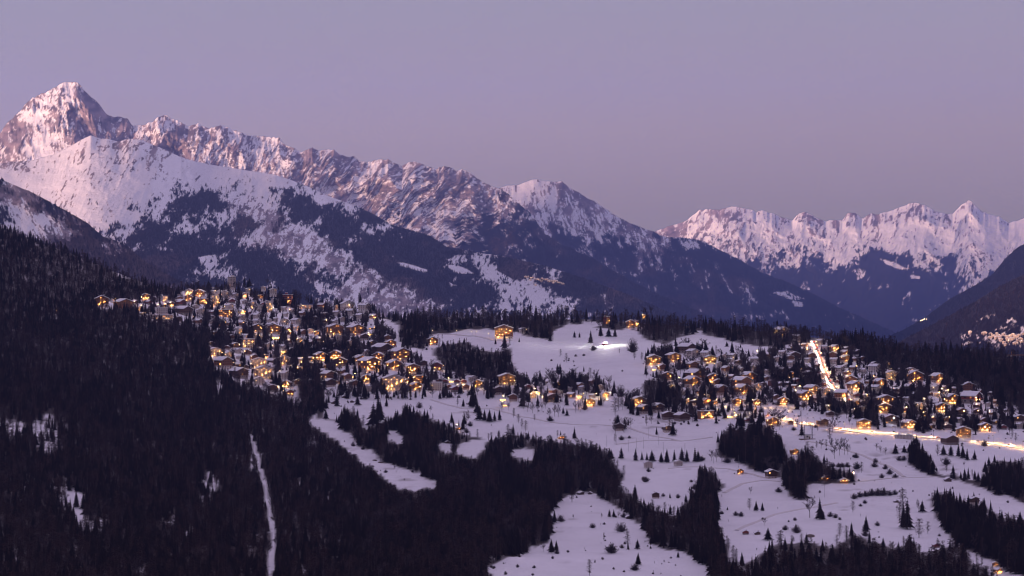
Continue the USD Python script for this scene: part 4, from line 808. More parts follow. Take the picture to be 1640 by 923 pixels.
# ---------------------------------------------------------------- roads and lamps
def drape(pts, half, name, label, mat='packed_snow', lift=.45, n=70):
    pts = np.array(pts, float); s = np.linspace(0, 1, n)
    L = np.concatenate([[0], np.cumsum(np.hypot(*np.diff(pts, axis=0).T))]); L /= L[-1]
    x = np.interp(s, L, pts[:, 0]); y = np.interp(s, L, pts[:, 1])
    C = ground_at(x, y)
    t = np.gradient(C[:, :2], axis=0); t /= np.linalg.norm(t, axis=1, keepdims=True)
    nrm = np.stack([-t[:, 1], t[:, 0]], 1)
    V = []
    for k, dz in ((-half - .6, -2.5), (-half, lift), (0, lift + .08), (half, lift), (half + .6, -2.5)):
        v = C.copy(); v[:, :2] += nrm * k; v[:, 2] += dz; V.append(v)
    o = mesh(name, (np.stack(V).reshape(-1, 3), grid_faces(5, n)), mat, smooth=40)
    tag(o, label, 'road', kind='structure')
    return C, nrm, t

PATHS = [([(880, 676), (915, 680), (960, 681), (1005, 686), (1050, 700), (1090, 706)], 'trodden path across the meadow below the houses at the slope foot'), ([(985, 712), (1040, 706), (1090, 706), (1140, 700)], 'trodden path past the pole row on the middle meadow'), ([(1070, 752), (1120, 750), (1165, 752), (1195, 760), (1232, 768)], 'trodden path along the field edge to the lit cabin'),
         ([(1160, 790), (1190, 776), (1220, 772), (1250, 774)], 'track bending up the lower right snowfield'), ([(1290, 706), (1330, 716), (1380, 728), (1425, 748), (1448, 764)], 'piste edge crossing below the lift station'),
         ([(1180, 850), (1240, 826), (1290, 815), (1340, 806)], 'track on the lower right snowfield'), ([(690, 640), (740, 655), (790, 655), (830, 668), (880, 676)], 'trodden path below the middle village')]
ROADS = [(R1, 6.5, 'lit snowy resort road crossing the slope below the right village'), (R2, 3.0, 'steep straight street climbing through the right village, glaring with lights'), (R3, 3.0, 'lit road along the houses at the foot of the ski slope'), (R4, 3.0, 'lit road below the ridge wood left of the ski slope'), (R5, 3.0, 'lit lane above the resort road'), (R6, 2.2, 'snowy track running right from the barns on the lower snowfield')] + [(p, 1.8, l) for p, l in PATHS]
RC = [drape(p, h, 'road', l, 'packed_snow' if p is not R2 else 'wet_asphalt') for p, h, l in ROADS]

def lamp_kind(name, bulb, h=7.0, arm=1.2, r=.3, shade=False):
    k = Kind(name)
    V, F = [], []; stick(V, F, (0, 0, -1.5), (0, 0, h), .12, .08); k.part('pole', (np.array(V), np.array(F)), 'metal_grey')
    k.part('arm', box(-.06, .06, -arm, .06, h - .12, h), 'metal_grey')
    k.part('hood', box(-.58, .58, -arm - .58, -arm + .58, h + .03, h + .2), 'metal_grey')
    k.part('bulb', trimesh_arr(trimesh.creation.icosphere(0, r), (0, -arm, h - r - .02)), bulb)
    if shade:   # a deep shade open below
        c = trimesh.creation.annulus(.5, .56, .74, sections=10); k.part('shade', trimesh_arr(c, (0, -arm, h - .35)), 'metal_grey')
    return k.path
def trimesh_arr(m, t):
    return np.array(m.vertices) + np.array(t), np.array(m.faces)
LAMP = lamp_kind('street_lamp_kind', 'street_bulb'); LAMPR = lamp_kind('road_lamp_kind', 'road_bulb', 8.0, 1.4, .34, True); LAMPB = lamp_kind('bright_lamp_kind', 'glare_bulb', 7.5, 1.2, .33); LAMPW = lamp_kind('white_lamp_kind', 'white_bulb', 8.0, 1.0, .32)
def lamp(P, proto, rot, label, group):
    return copy_of('street_lamp', proto, P, rot, 1.0, label, 'street lamp', group)
def lamps_along(ri, gap, proto, off, label, group, both=False):
    C, nrm, t = RC[ri]
    L = np.concatenate([[0], np.cumsum(np.linalg.norm(np.diff(C, axis=0), axis=1))])
    for i, s in enumerate(np.arange(gap / 2, L[-1], gap)):
        j = min(int(np.searchsorted(L, s)), len(C) - 1)
        for sd in ((-1, 1) if both else ((-1) ** i,)):
            P = C[j].copy(); P[:2] += nrm[j] * sd * off
            lamp(P, proto, math.degrees(math.atan2(nrm[j][1], nrm[j][0])) + (-90 if sd < 0 else 90) + 180, label, group)
lamps_along(0, 21, LAMPR, 5.2, 'bright street lamp on the lit resort road below the right village', 'lamps of the resort road', True)
lamps_along(1, 46, LAMPR, 4.2, 'bright street lamp lining the steep lit street', 'lamps of the steep street', True)
lamps_along(2, 24, LAMPR, 4.0, 'street lamp on the road at the foot of the ski slope', 'lamps at the foot of the ski slope')
lamps_along(3, 55, LAMP, 4.0, 'street lamp on the road below the ridge wood', 'lamps below the ridge wood')
lamps_along(4, 26, LAMPR, 4.0, 'street lamp on the lane above the resort road', 'lamps of the upper lane')
SINGLE = [(483, 582, LAMPB, 'lone street lamp in the dark wood right of the upper village'), (1509, 632, LAMPB, 'very bright street lamp under the trees of the right village'), (1495, 630, LAMP, 'small street lamp left of the very bright one in the right village'), (1478, 635, LAMPW, 'white street lamp in the dark wood of the right village'), (1365, 770, LAMPB, 'bright lamp beside the barns at the start of the snowy track'), (227, 496, LAMP, 'street lamp at the edge of the left forest'), (220, 504, LAMP, 'street lamp below the big chalet at the left'), (90, 506, LAMP, 'lamp by the small white house in the left forest'), (45, 518, LAMP, 'faint lamp deep in the left forest'), (310, 516, LAMP, 'lamp at the right end of the long apartment block'), (386, 476, LAMPB, 'bright lamp in front of the pale houses on the crest'), (437, 500, LAMPB, 'bright lamp at the foot of the pale tower'), (518, 556, LAMPB, 'lamp above the dark wood of the upper village'), (465, 594, LAMPB, 'lamp at the right end of the left cluster'), (1213, 570, LAMPB, 'white spot lamp on the upper edge of the hillside houses'), (1264, 614, LAMP, 'lamp among dark trees left of the steep street'), (1432, 681, LAMPW, 'white lamp where the resort road passes the big chalets'), (1603, 668, LAMPB, 'lamp beside the houses at the right edge'), (798, 541, LAMPB, 'lamp in front of the lit hotel'), (816, 543, LAMPB, 'lamp at the right corner of the lit hotel')]
for x, y, pr, l in SINGLE:
    lamp(ground_at(np.array([x * 1.0]), np.array([y * 1.0]))[0], pr, hr.uniform(-60, 60), l, None)
# small lamps among the houses
n = 0
for x, y, w, lit, P, wm in HOUSEPOS:
    if 450 < y < 700 and hr.random() < (.25, .55, .75, .95)[lit]:
        q = ground_at(np.array([x + hr.uniform(-.6, .6) * w]), np.array([y + hr.uniform(1.2, 2.5)]))[0]
        lamp(q, LAMP, hr.uniform(-90, 90), 'small warm street lamp beside the village houses', 'lamps between the village houses'); n += 1

# ---------------------------------------------------------------- cars, snow groomer, crane, lift station, poles
def car_kind(name, paint):
    k = Kind(name)
    k.part('body', box(-.9, .9, -2.1, 2.1, .35, .95), paint)
    k.part('cabin', prism([(-.82, .955), (.82, .955), (.65, 1.5), (-.65, 1.5)], -.9, 1.5), 'glass_dark')
    for sx in (-1, 1):
        for y in (-1.35, 1.35):
            w = trimesh.creation.cylinder(.34, .22, sections=12); w.apply_transform(trimesh.transformations.rotation_matrix(math.pi / 2, (0, 1, 0)))
            k.part('wheel', trimesh_arr(w, (sx * .82, y, .34)), 'rubber')
        k.part('headlight', box(sx * .62 - .17, sx * .62 + .17, -2.16, -2.105, .58, .80), 'headlight')
        k.part('tail_light', box(sx * .66 - .17, sx * .66 + .17, 2.105, 2.15, .62, .82), 'tail_light')
    return k.path
CARS = [car_kind('white_car_kind', 'car_white'), car_kind('dark_car_kind', 'car_dark'), car_kind('red_car_kind', 'car_red')]
cr_ = random.Random(5)
C, nrm, t = RC[1]
L = np.concatenate([[0], np.cumsum(np.linalg.norm(np.diff(C, axis=0), axis=1))])
for lane, gap, lab, grp in ((-1, 15.5, 'car with glaring headlights coming down the steep lit street', 'cars coming down the steep street'), (1, 34, 'car with red tail lights climbing the steep lit street', 'cars climbing the steep street')):
    stops = np.arange(12, L[-1] - 8, gap) if lane > 0 else np.concatenate([np.arange(12, L[-1] * .38, 20), np.arange(L[-1] * .38, L[-1] * .80, 8.5), np.arange(L[-1] * .80, L[-1] - 8, 24)])
    for s in stops:
        j = min(int(np.searchsorted(L, s + cr_.uniform(-3, 3))), len(C) - 1)
        down = t[j] if C[-1][1] < C[0][1] else -t[j]
        f = down if lane < 0 else -down
        side = np.array([-f[1], f[0]])
        P = C[j].copy(); P[:2] -= side * 1.9; P[2] += .5
        copy_of('car', cr_.choice(CARS), P, math.degrees(math.atan2(f[1], f[0])) + 90, 1.0, lab + (', nearest the top' if s == 12 else ''), 'car', grp)
C, nrm, t = RC[0]
for i, j in enumerate((9, 17, 26, 33, 41, 48, 57, 64)):
    P = C[j].copy(); P[:2] += nrm[j] * (1.5 if i % 2 else -1.5); P[2] += .5
    f = t[j] * (1 if i % 2 else -1)
    copy_of('car', CARS[i % 3], P, math.degrees(math.atan2(f[1], f[0])) + 90, 1.0, 'car with its lights on driving along the resort road' + ordinal(i, 8), 'car', 'cars on the resort road')

def place(x, y):
    return ground_at(np.array([float(x)]), np.array([float(y)]))[0]

P = place(968, 554)
gm = UsdGeom.Xform.Define(stage, path_of('snow_groomer')); gm.AddTranslateOp().Set(Gf.Vec3d(*map(float, P))); gm.AddRotateZOp().Set(48.0)
tag(gm, 'snow groomer floodlighting a patch of the ski slope with glaring lamps', 'snow groomer')
gp = str(gm.GetPath())
mesh('body', box(-1.9, 1.9, -3.0, 3.2, 1.0, 2.1), 'groomer_red', gp)
cb = mesh('cab', prism([(-1.5, 2.105), (1.5, 2.105), (1.3, 3.5), (-1.3, 3.5)], -2.6, .4), 'groomer_red', gp)
mesh('cab_window', box(-1.2, 1.2, -2.68, -2.605, 2.25, 3.2), 'glass_dark', cb.GetPath())
for s in (-1, 1):
    mesh('track', prism([(-3.2, .15), (-2.6, -.1), (2.8, -.1), (3.4, .25), (2.9, 1.0), (-2.8, 1.0)], s * 2.2 - .65, s * 2.2 + .65), 'rubber', gp).AddRotateZOp().Set(90.0) if False else mesh('track', box(s * 2.3 - .7, s * 2.3 + .7, -3.3, 3.4, -.1, 1.15), 'rubber', gp)
mesh('blade', box(-3.0, 3.0, -4.6, -4.3, .1, 1.3), 'metal_grey', gp)
mesh('blade_arm', box(-.3, .3, -4.3, -3.0, .8, 1.1), 'metal_grey', gp)
mesh('tiller', box(-2.8, 2.8, 3.4, 4.6, .1, .8), 'rubber', gp)
mesh('light_bar', box(-1.4, 1.4, -1.6, -1.4, 3.6, 3.75), 'metal_grey', gp)
for x in (-1.2, -.4, .4, 1.2):
    mesh('floodlight', box(x - .25, x + .25, -1.75, -1.605, 3.76, 4.15), 'floodlight', gp)

P = place(1620, 590)
k = UsdGeom.Xform.Define(stage, path_of('tower_crane')); k.AddTranslateOp().Set(Gf.Vec3d(*map(float, P))); k.AddRotateZOp().Set(6.0)
tag(k, 'building crane rising from the wood at the right edge', 'crane'); kp = str(k.GetPath())
mesh('base', box(-2.2, 2.2, -2.2, 2.2, -3, 1.0), 'stone', kp)
def lattice(a, b, w, seg, r=.11):
    a = np.array(a, float); b = np.array(b, float); t_ = (b - a) / np.linalg.norm(b - a)
    u = np.cross(t_, (0, 1, 0)) if abs(t_[1]) < .9 else np.array((1., 0, 0)); u /= np.linalg.norm(u); v = np.cross(t_, u)
    V, F = [], []
    cs = [u * w + v * w, u * w - v * w, -u * w - v * w, -u * w + v * w]
    for c in cs: stick(V, F, a + c, b + c, r, r)
    for i in range(seg):
        p = a + (b - a) * i / seg; q = a + (b - a) * (i + 1) / seg
        for j in range(4): stick(V, F, p + cs[j], q + cs[(j + 1) % 4], r * .7, r * .7)
    return np.array(V), np.array(F)
mesh('mast', lattice((0, 0, 1), (0, 0, 17), .8, 9), 'crane_paint', kp)
mesh('cab', box(-.9, .9, -.9, .9, 15.5, 17.4), 'car_white', kp)
mesh('jib', lattice((-7, 0, 17.6), (38, 0, 17.6), .6, 22), 'crane_paint', kp)
mesh('counterweight', box(-7.2, -4.6, -.9, .9, 15.7, 17.2), 'stone', kp)
mesh('mast_head', lattice((0, 0, 18), (0, 0, 22), .4, 3), 'crane_paint', kp)
V, F = [], []; stick(V, F, (0, 0, 22), (24, 0, 18.2), .06, .06); stick(V, F, (0, 0, 22), (-6.5, 0, 18.2), .06, .06); mesh('stay', (np.array(V), np.array(F)), 'metal_grey', kp)
V, F = [], []; stick(V, F, (20, 0, 17), (20, 0, 9), .06, .06); mesh('hoist_rope', (np.array(V), np.array(F)), 'metal_grey', kp)

P = place(1294, 703)
k = UsdGeom.Xform.Define(stage, path_of('lift_station')); k.AddTranslateOp().Set(Gf.Vec3d(*map(float, P))); k.AddRotateZOp().Set(12.0)
tag(k, 'small white ski lift station on a wooden platform below the resort road', 'lift station'); kp = str(k.GetPath())
mesh('platform', box(-9, 7, -4.2, 3, -3, .35), 'old_wood', kp)
mesh('cabin', box(-3, 2.4, -2, 2, .355, 4.2), 'white_render', kp)
mesh('cabin_roof', box(-3.4, 2.8, -2.6, 2.4, 4.205, 4.6), 'roof_dark', kp); mesh('roof_snow', box(-3.3, 2.7, -2.5, 2.3, 4.605, 5.2), 'roof_snow', kp)
mesh('window', box(-2.2, -.3, -2.06, -2.005, 1.8, 3.3), 'glass_dark', kp); mesh('door', box(.5, 1.6, -2.06, -2.005, .4, 2.6), 'dark_wood', kp)
mesh('pylon', lattice((4.6, 0, .36), (4.6, 0, 14), .45, 8), 'metal_grey', kp); mesh('pylon', lattice((-3.8, .5, .36), (-3.8, .5, 14), .35, 8), 'metal_grey', kp)
mesh('cross_beam', box(-4.4, 5.2, -.2, .2, 14.1, 14.5), 'metal_grey', kp)

pk = Kind('net_pole_kind'); V, F = [], []; stick(V, F, (0, 0, -2), (0, 0, 11), .16, .10); pk.part('pole', (np.array(V), np.array(F)), 'metal_grey'); pk.part('cap', box(-.3, .3, -.3, .3, 11.01, 11.25), 'metal_grey')
for x, y in ((972, 716), (1007, 722), (1019, 720), (1031, 718), (1039, 703), (1062, 726), (1097, 728), (1143, 744), (1183, 750), (1321, 797), (1055, 712), (988, 713)):
    copy_of('net_pole', pk.path, place(x, y), 0, 1.0, 'thin tall pole standing on the snowy meadow below the village', 'pole', 'poles on the meadow')
# a chapel spire on the hilltop
P = place(352, 476)
k = UsdGeom.Xform.Define(stage, path_of('spire_house')); k.AddTranslateOp().Set(Gf.Vec3d(*map(float, P)))
tag(k, 'white building with a thin spire below the wooded hilltop', 'church'); kp = str(k.GetPath())
mesh('nave', prism([(-8, -4), (8, -4), (8, 6), (0, 10.5), (-8, 6)], -6, 6), 'white_render', kp)
rf = mesh('roof', join(prism([(0, 10.55), (-8.8, 5.6), (-8.8, 6.3), (0, 11.2)], -6.5, 6.5), prism([(0, 11.2), (8.8, 6.3), (8.8, 5.6), (0, 10.55)], -6.5, 6.5)), 'roof_snow', kp)
mesh('tower', box(8.6, 11.6, -2, 1.4, -4, 11), 'white_render', kp)
cn = trimesh.creation.cone(1.9, 9, sections=8); mesh('spire', trimesh_arr(cn, (10.1, -.3, 11.005)), 'roof_dark', kp)
for x in (-5, -1.7, 1.7, 5):
    mesh('window', box(x - .6, x + .6, -6.08, -6.005, 1.5, 4.2), 'window_dim', kp)

# ---------------------------------------------------------------- lights of the far villages
fk = Kind('far_house_kind')
fk.part('wall', prism([(-6, -4), (6, -4), (6, 6), (0, 9), (-6, 6)], -6, 6), 'pale_render')
fr = fk.part('roof', join(prism([(0, 9.05), (-7, 5.5), (-7, 6.3), (0, 9.9)], -7, 7), prism([(0, 9.9), (7, 6.3), (7, 5.5), (0, 9.05)], -7, 7)), 'roof_snow')
for x, z in ((-3.5, 1), (0, 1), (3.5, 1), (-3.5, 3.6), (3.5, 3.6), (0, 3.6)):
    fk.part('window', box(x - .8, x + .8, -6.1, -6.005, z, z + 1.6), 'far_window')
FLAMP = lamp_kind('far_lamp_kind', 'far_bulb', 9.0, 1.0, .75)
fr_ = random.Random(8)
def far_village(at, pts, label, glabel, llabel, lgroup, every=1, jit=0):
    for i, (x, y) in enumerate(pts):
        P = at(x, y)
        copy_of('far_house', fk.path, P, fr_.uniform(-20, 20), fr_.uniform(.9, 1.3), label, 'house', glabel)
        if i % every == 0:
            Q = at(x + fr_.uniform(-3, 3), y + .8); copy_of('far_lamp', FLAMP, Q + np.array((0, -14, 0)), 0, 1.0, llabel, 'street lamp', lgroup)
FV7 = [(1554, 534), (1574, 534.5), (1577, 536), (1587, 537.5), (1592, 539.5), (1591, 541), (1597, 535.5), (1597, 540.5), (1602, 542), (1604, 539), (1608, 536), (1612, 540), (1614, 545), (1620, 545), (1622, 543), (1623, 537), (1626, 541), (1635, 544), (1636, 549), (1638, 536), (1611, 552.5), (1626, 550.5), (1603, 545), (1630, 547), (1618, 539), (1596, 543), (1585, 541), (1615, 548), (1607, 550), (1632, 540), (1600, 538), (1644, 541), (1648, 548), (1655, 545)]
far_village(m7, FV7, 'tiny lit house of the far village on the valley side at the right', 'houses of the far right village', 'glaring lamp of the far village at the right edge', 'lamps of the far right village', 3)
FV2 = [(842, 445), (846, 444.5), (850, 446.5), (854, 446), (858, 449.5), (862, 449), (864, 450), (868, 448), (872, 449.5), (876, 449), (880, 450.5), (884, 452.5), (888, 451), (892, 452), (895, 454), (898, 455), (902, 456.5), (858, 457), (886, 455), (879, 453), (850, 449), (867, 452)]
far_village(m2, FV2, 'tiny lit house of the hamlet on the wooded slope above the ridge', 'houses of the slope hamlet', 'glaring lamp of the hamlet on the wooded slope', 'lamps of the slope hamlet')
FV4 = [(1316, 512), (1320, 514), (1325, 513), (1330, 516), (1322, 518), (1328, 521), (1334, 520), (1318, 521), (1312, 516), (1335, 526), (1325, 525)]
m4 = None
FV5 = [(1441, 430.5), (1444, 431.5), (1449, 431), (1455, 430.5), (1438, 430)]
far_village(m5, FV5, 'tiny lit house of the hamlet high on the far right range', 'houses of the high hamlet', 'glaring lamp of the hamlet high on the far right range', 'lamps of the high hamlet')
for (x0, y0, x1, y1, at, lab) in ((1362, 389, 1368, 391, m5, 'glaring floodlight on the far ski slope of the right range'), (1473, 519.5, 1482, 516.5, m6, 'glaring lamp in the lit row on the dark mountain flank'), (1546, 467, 1547, 467, m5, 'lone white lamp low on the far right range')):
    for i in range(1 if x1 - x0 < 2 else 5):
        f = i / 4.0
        copy_of('far_lamp', FLAMP, at(x0 + (x1 - x0) * f, y0 + (y1 - y0) * f) + np.array((0, -30, 2)), 0, 2.6, lab, 'street lamp', None if x1 - x0 < 2 else lab.split(' ', 1)[1])

# ---------------------------------------------------------------- single trees and bushes: x, foot, height, kind
TREES = '''946,549,23,s;920,541,12,s;928,541,10,s;962,540,20,s;975,540,17,s;985,540,16,s;1013,565,26,D;950,562,10,b;898,571,12,l;907,580,15,l;1016,577,13,l;1028,578,13,l;992,568,8,l;922,571,4,b;935,570,4,b;893,599,18,s;897,600,20,s;912,618,28,s;917,621,32,s;905,612,10,l;928,613,21,s;937,614,17,s;935,596,10,s;945,606,17,l;890,622,22,s;899,623,26,s;908,624,24,s;922,621,26,s;843,625,10,s;852,628,14,s;858,628,17,s;866,628,16,l;1016,636,11,s;994,636,22,D;838,655,16,d;845,660,16,d;853,662,18,d;861,661,17,d;868,659,15,d;874,655,14,d;880,671,17,d;888,668,19,d;895,668,20,d;902,664,12,s;908,666,12,s;881,675,10,b;823,670,16,l;830,680,15,l;836,688,17,l;842,692,18,l;856,675,11,l;922,661,20,d;929,660,20,d;936,658,18,d;985,664,28,l;991,657,24,l;920,702,21,s;898,702,14,s;893,701,13,l;985,690,21,l;1000,689,20,s;1010,687,17,d;985,709,14,l;995,705,8,b;1008,702,5,b;1035,682,17,l;1043,679,15,d;1079,685,10,d;976,736,20,s;979,735,16,s;995,735,20,s;1018,737,22,s;1028,736,15,s;1036,736,14,s;1044,738,20,s;1059,740,18,s;1068,741,24,s;1080,740,22,s;1092,742,26,s;1100,742,22,s;1113,742,26,s;1118,741,20,s;1124,740,9,b;1140,740,18,d;1148,741,20,d;1156,742,16,d;1165,743,12,b;1030,770,6,b;1034,774,10,b;1107,774,5,b;1017,803,27,s;1073,800,9,s;1062,797,6,b;916,805,24,l;888,840,22,s;882,842,18,s;898,838,12,b;918,832,8,d;949,847,9,b;976,830,14,s;983,830,14,s;991,831,10,d;999,830,8,b;964,832,8,d;870,883,15,d;883,886,24,s;891,882,18,s;1005,878,26,l;1006,883,13,s;1021,882,18,s;996,881,7,b;984,884,6,b;1044,872,17,s;1042,880,6,s;1086,893,11,s;1022,906,21,s;1017,914,12,b;944,923,26,l;1105,799,16,d;1150,818,14,s;1165,818,6,s;1155,824,6,b;1200,818,19,l;1202,792,12,d;1211,820,18,s;1221,820,15,s;1178,826,8,b;1187,827,9,b;1247,790,9,b;1225,843,13,d;1273,836,6,b;1297,831,36,d;1313,834,37,s;1318,834,15,s;1274,854,8,s;1230,868,22,s;1250,886,36,l;1258,850,9,b;1345,865,24,l;1387,855,28,s;1405,844,8,b;1366,821,18,l;1446,820,38,l;1441,838,34,l;1453,850,52,s;1447,848,42,s;1471,822,19,d;1477,822,21,s;1457,888,34,s;1472,862,32,l;1486,856,20,l;1502,873,12,d;1330,829,9,b;1338,831,8,b;1345,834,5,b;1284,698,23,s;1329,708,22,l;1308,719,12,l;1315,720,15,d;1323,719,14,l;1331,721,18,d;1336,735,24,d;1344,730,28,d;1352,728,27,d;1358,728,18,d;1371,733,9,b;1402,740,8,b;1418,752,9,b;1425,760,10,b;1434,767,8,b;1412,767,8,b;1372,753,13,b;1380,758,18,l;1333,750,9,b;1343,750,8,b;1349,750,8,b;1357,750,9,b;1368,800,10,b;1377,798,10,b;1386,797,10,b;1396,796,12,b;1406,796,13,b;1415,796,14,b;1425,796,9,b;1433,795,9,b;1385,807,7,b;1378,811,5,b;1410,726,12,d;1418,728,12,d;1404,723,12,d;1434,727,18,s;1448,726,14,s;1460,727,22,s;1467,725,20,s;1440,738,8,b;1448,738,8,b;1502,730,18,l;1511,729,18,s;1523,731,20,s;1535,732,24,s;1542,735,23,s;1549,738,21,s;1561,738,18,s;1508,742,9,d;1516,756,17,l;1557,764,13,l;1578,757,20,s;1602,640,14,s;1621,702,16,l;1627,708,15,l;604,640,26,s;568,635,22,s;543,640,10,l;574,622,14,s;585,628,14,s;606,668,34,s;609,676,36,s;598,684,40,s;619,651,16,s;690,660,11,d;733,650,12,l;742,652,14,s;755,648,18,s;764,662,24,s;768,674,26,s;776,676,20,s;784,678,22,s;792,677,18,s;800,676,20,s;808,560,26,s;820,600,16,s;828,606,10,l;660,545,22,s;648,552,20,s;1245,520,9,s;1056,606,8,s;1113,566,7,s;1164,556,10,s;1186,558,7,s;1199,572,14,s;1245,561,10,s;1046,605,12,s;1036,607,12,d;1095,593,22,s;1152,603,18,s;1176,602,14,s;1210,664,13,s;1230,666,8,s;1218,680,16,s'''
TZ = [(880, 0, 1040, 592, 'on the open ski slope'), (830, 590, 960, 645, 'at the foot of the ski slope'), (500, 600, 660, 700, 'below the left village'), (660, 600, 812, 700, 'below the middle village'), (560, 0, 880, 610, 'beside the houses left of the ski slope'), (815, 640, 945, 710, 'on the slope under the foot road'), (960, 600, 1090, 715, 'on the meadow left of the hotels'), (960, 715, 1130, 752, 'in the middle tree row'), (1130, 730, 1175, 750, 'right of the middle tree row'), (1010, 752, 1115, 810, 'on the sunken field below the tree row'), (850, 752, 1115, 930, 'on the rounded meadow at the bottom'), (1090, 780, 1290, 900, 'on the lower right snowfield'), (1030, 500, 1250, 690, 'between the hillside houses'), (1270, 690, 1400, 760, 'on the piste below the resort road'), (1360, 790, 1440, 815, 'in the lower right hedge'), (1390, 715, 1480, 770, 'on the bank below the road'), (1480, 600, 1640, 770, 'below the right road end'), (1285, 800, 1520, 900, 'around the lower right hollow'), (0, 0, 2000, 2000, 'among the snowy fields')]
tr = random.Random(3)
KN = {'s': ('spruce', 'spruce', 'tree'), 'l': ('larch', 'bare larch', 'tree'), 'd': ('bare_tree', 'bare leafless tree', 'tree'), 'D': ('bare_tree', 'broad bare tree', 'tree'), 'b': ('bush', 'leafless bush', 'bush')}
ent = []
for e in TREES.split(';'):
    f = e.split(','); x, y, h, k = float(f[0]), float(f[1]), float(f[2]), f[3]
    size = 'tall dark ' if k == 's' and h >= 22 else 'small dark ' if k == 's' and h < 13 else 'dark ' if k == 's' else 'tall ' if h >= 22 and k != 'D' else 'small ' if h < 11 else ''
    ent.append((x, y, h, k, size + KN[k][1], zone(x, y, TZ)))
bl = {}
for q in ent: bl.setdefault(q[4:], []).append(q)
for key, qs in bl.items():
    qs.sort()
    for i, (x, y, h, k, _, _) in enumerate(qs):
        P = place(x, y); H = h * P[1] / FPX
        kk = 'b' if k == 'D' else k
        nm, crown, cm, trunk, tm = tr.choice(KINDS[kk])
        s = H if k != 'b' else H * 1.05
        wd = {'s': 1.25, 'l': 1.25, 'd': .8, 'D': .62, 'b': 1.15}[k] * tr.uniform(.9, 1.15)
        lab = f'{key[0]} {key[1]}' + (ordinal(i, len(qs)) if len(qs) <= 12 else f', number {i + 1} from left')
        copy_of(KN[k][0], '/Kinds/' + nm, P, tr.uniform(0, 360), (s * wd, s * wd, s), lab, KN[k][2], 'single trees and bushes on the snow')

# garden trees between the houses
VIL = [[(150, 484), (300, 468), (400, 468), (600, 498), (640, 560), (700, 600), (840, 606), (835, 640), (500, 640), (340, 580), (250, 520)], [(1034, 572), (1100, 560), (1210, 582), (1260, 545), (1300, 540), (1380, 560), (1490, 608), (1600, 620), (1650, 690), (1480, 690), (1270, 655), (1100, 664), (1040, 610)], [(800, 610), (960, 612), (975, 640), (880, 646), (800, 640)], [(1000, 640), (1100, 650), (1110, 668), (1010, 668)]]
hp_ = np.array([(q[0], q[1], q[2]) for q in HOUSEPOS])
gr = np.random.default_rng(31)
gx = gr.uniform(140, 1650, 62000); gy = gr.uniform(455, 700, 62000)
ok = np.zeros(gx.size, bool)
for p in VIL: ok |= poly_mask(p, gx, gy)
nearh = np.zeros(gx.size, bool)
for x, y, w in hp_:
    m = (np.abs(gx - x) < w * .9 + 6) & (np.abs(gy - y) < 10); nearh |= m & (y < 700)
dens = np.clip(.10 + 1.5 * sstep(fb(gx / 38, gy / 16, 88, 3), .42, .68), 0, 1) * .75
ok &= gr.uniform(0, 1, gx.size) < dens + .06 * nearh
ok |= nearh & (gr.uniform(0, 1, gx.size) < .095)
gk = gr.choice(list('sssssldddb'), gx.size); gh = np.where(gk == 'b', gr.uniform(1.5, 4, gx.size), gr.uniform(7, 18, gx.size))
hpx = gh * FPX / depth_at(gx, gy)
for x, y, w in hp_:                                     # nothing right in front of a house
    ok &= ~((np.abs(gx - x) < w * .36) & (gy > y - 2) & (gy - hpx * .75 < y))
for r_ in (R1, R2, R3, R4, R5):
    rr = np.array(r_, float); tt = np.linspace(0, 1, 120) * (len(rr) - 1)
    rx = np.interp(tt, np.arange(len(rr)), rr[:, 0]); ry = np.interp(tt, np.arange(len(rr)), rr[:, 1])
    d2 = np.min((gx[:, None] - rx) ** 2 + ((gy[:, None] - ry) * 1.3) ** 2, 1); ok &= d2 > 36
    ok &= ~((np.min(np.abs(gx[:, None] - rx) + 1e3 * ((ry > gy[:, None]) | (ry < (gy - hpx)[:, None])), 1) < 7) & (r_ is R2))
ok &= ~((gx > 880) & (gx < 1028) & (gy > 530) & (gy < 612)) & ~in_open(gx, gy)
gx, gy, gh, gk = gx[ok], gy[ok], gh[ok], gk[ok]
scatter('garden_trees', 'small dark spruces and bare trees standing between the village houses', 'trees', ground_at(np.array(gx), np.array(gy)), np.array(gh), gk, 77)
print('garden', len(gx))

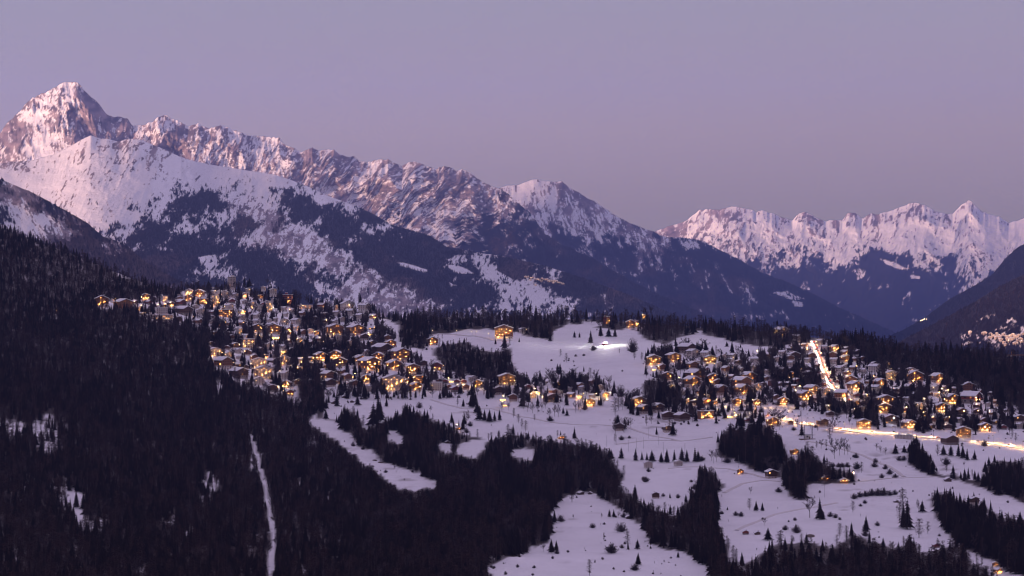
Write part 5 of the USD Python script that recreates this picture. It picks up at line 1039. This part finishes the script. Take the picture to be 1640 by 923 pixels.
# stone outcrop and low shrubs that speckle the snow
rk = trimesh.creation.icosphere(2, 1.0); v = np.array(rk.vertices); v *= (.8 + .5 * fbm(v * 1.7 + 9, 3, 5))[:, None]
def outcrop(x, y, wpx, hpx, label, n):
    P = place(x, y); s = P[1] / FPX
    q = v.copy(); q[:, 0] *= wpx / 2 * s; q[:, 1] *= wpx / 2.6 * s; q[:, 2] *= hpx * s
    o = mesh('rock', (q, np.array(rk.faces)), 'rock_brown', smooth=45)
    o.AddTranslateOp().Set(Gf.Vec3d(*map(float, P))); o.AddRotateZOp().Set(n * 37.0)
    tag(o, label, 'rock')
outcrop(1298, 863, 15, 4.5, 'low brown stone heap on the lower right snowfield', 1)
outcrop(922, 571, 6, 1.5, 'dark stones on the open ski slope, left ones', 2); outcrop(935, 569, 7, 1.5, 'dark stones on the open ski slope, right ones', 3)
outcrop(600, 738, 8, 2, 'dark stones at the upper end of the snow strip in the left forest', 4); outcrop(610, 741, 9, 2, 'dark stones at the lower end of the snow strip in the left forest', 5)
sh = np.random.default_rng(21)
sx = sh.uniform(520, 1640, 20000); sy = sh.uniform(560, 923, 20000)
den = sstep(fb(sx / 45, sy / 6, 61, 3), .58, .72) * sstep(fb(sx / 140, sy / 60, 62, 2), .45, .6)
ok = (~in_woods(sx, sy)) & (sh.uniform(0, 1, sx.size) < den * .6 + .016)
sx, sy = sx[ok], sy[ok]
scatter('shrubs', 'low brown shrubs and stalks poking out of the snow on banks and field edges', 'shrubs', ground_at(sx, sy), np.where(sh.uniform(0, 1, sx.size) < .2, sh.uniform(3, 9, sx.size), sh.uniform(.7, 2.8, sx.size)), list(sh.choice(list('bbbbld'), sx.size)), 78)
print('shrubs', len(sx))

# ---------------------------------------------------------------- the air: thin even haze round the camera and the whole scene
HAZE_DENSITY = 1.85e-5
usdkit.material(stage, '/World/Looks/haze', {'v': ('principled_volume', {'color': (0.22, 0.34, 1.0), 'density': HAZE_DENSITY, 'anisotropy': 0.0})}, [], volume='v.volume')
hz = trimesh.creation.box([44000, 52500, 4300])
hz.apply_translation([0, 17750, 1240])     # from the valley floor to above the highest peak
tag(mesh('haze', hz, 'haze'), 'thin blue evening haze filling the valley', 'haze', kind='stuff')
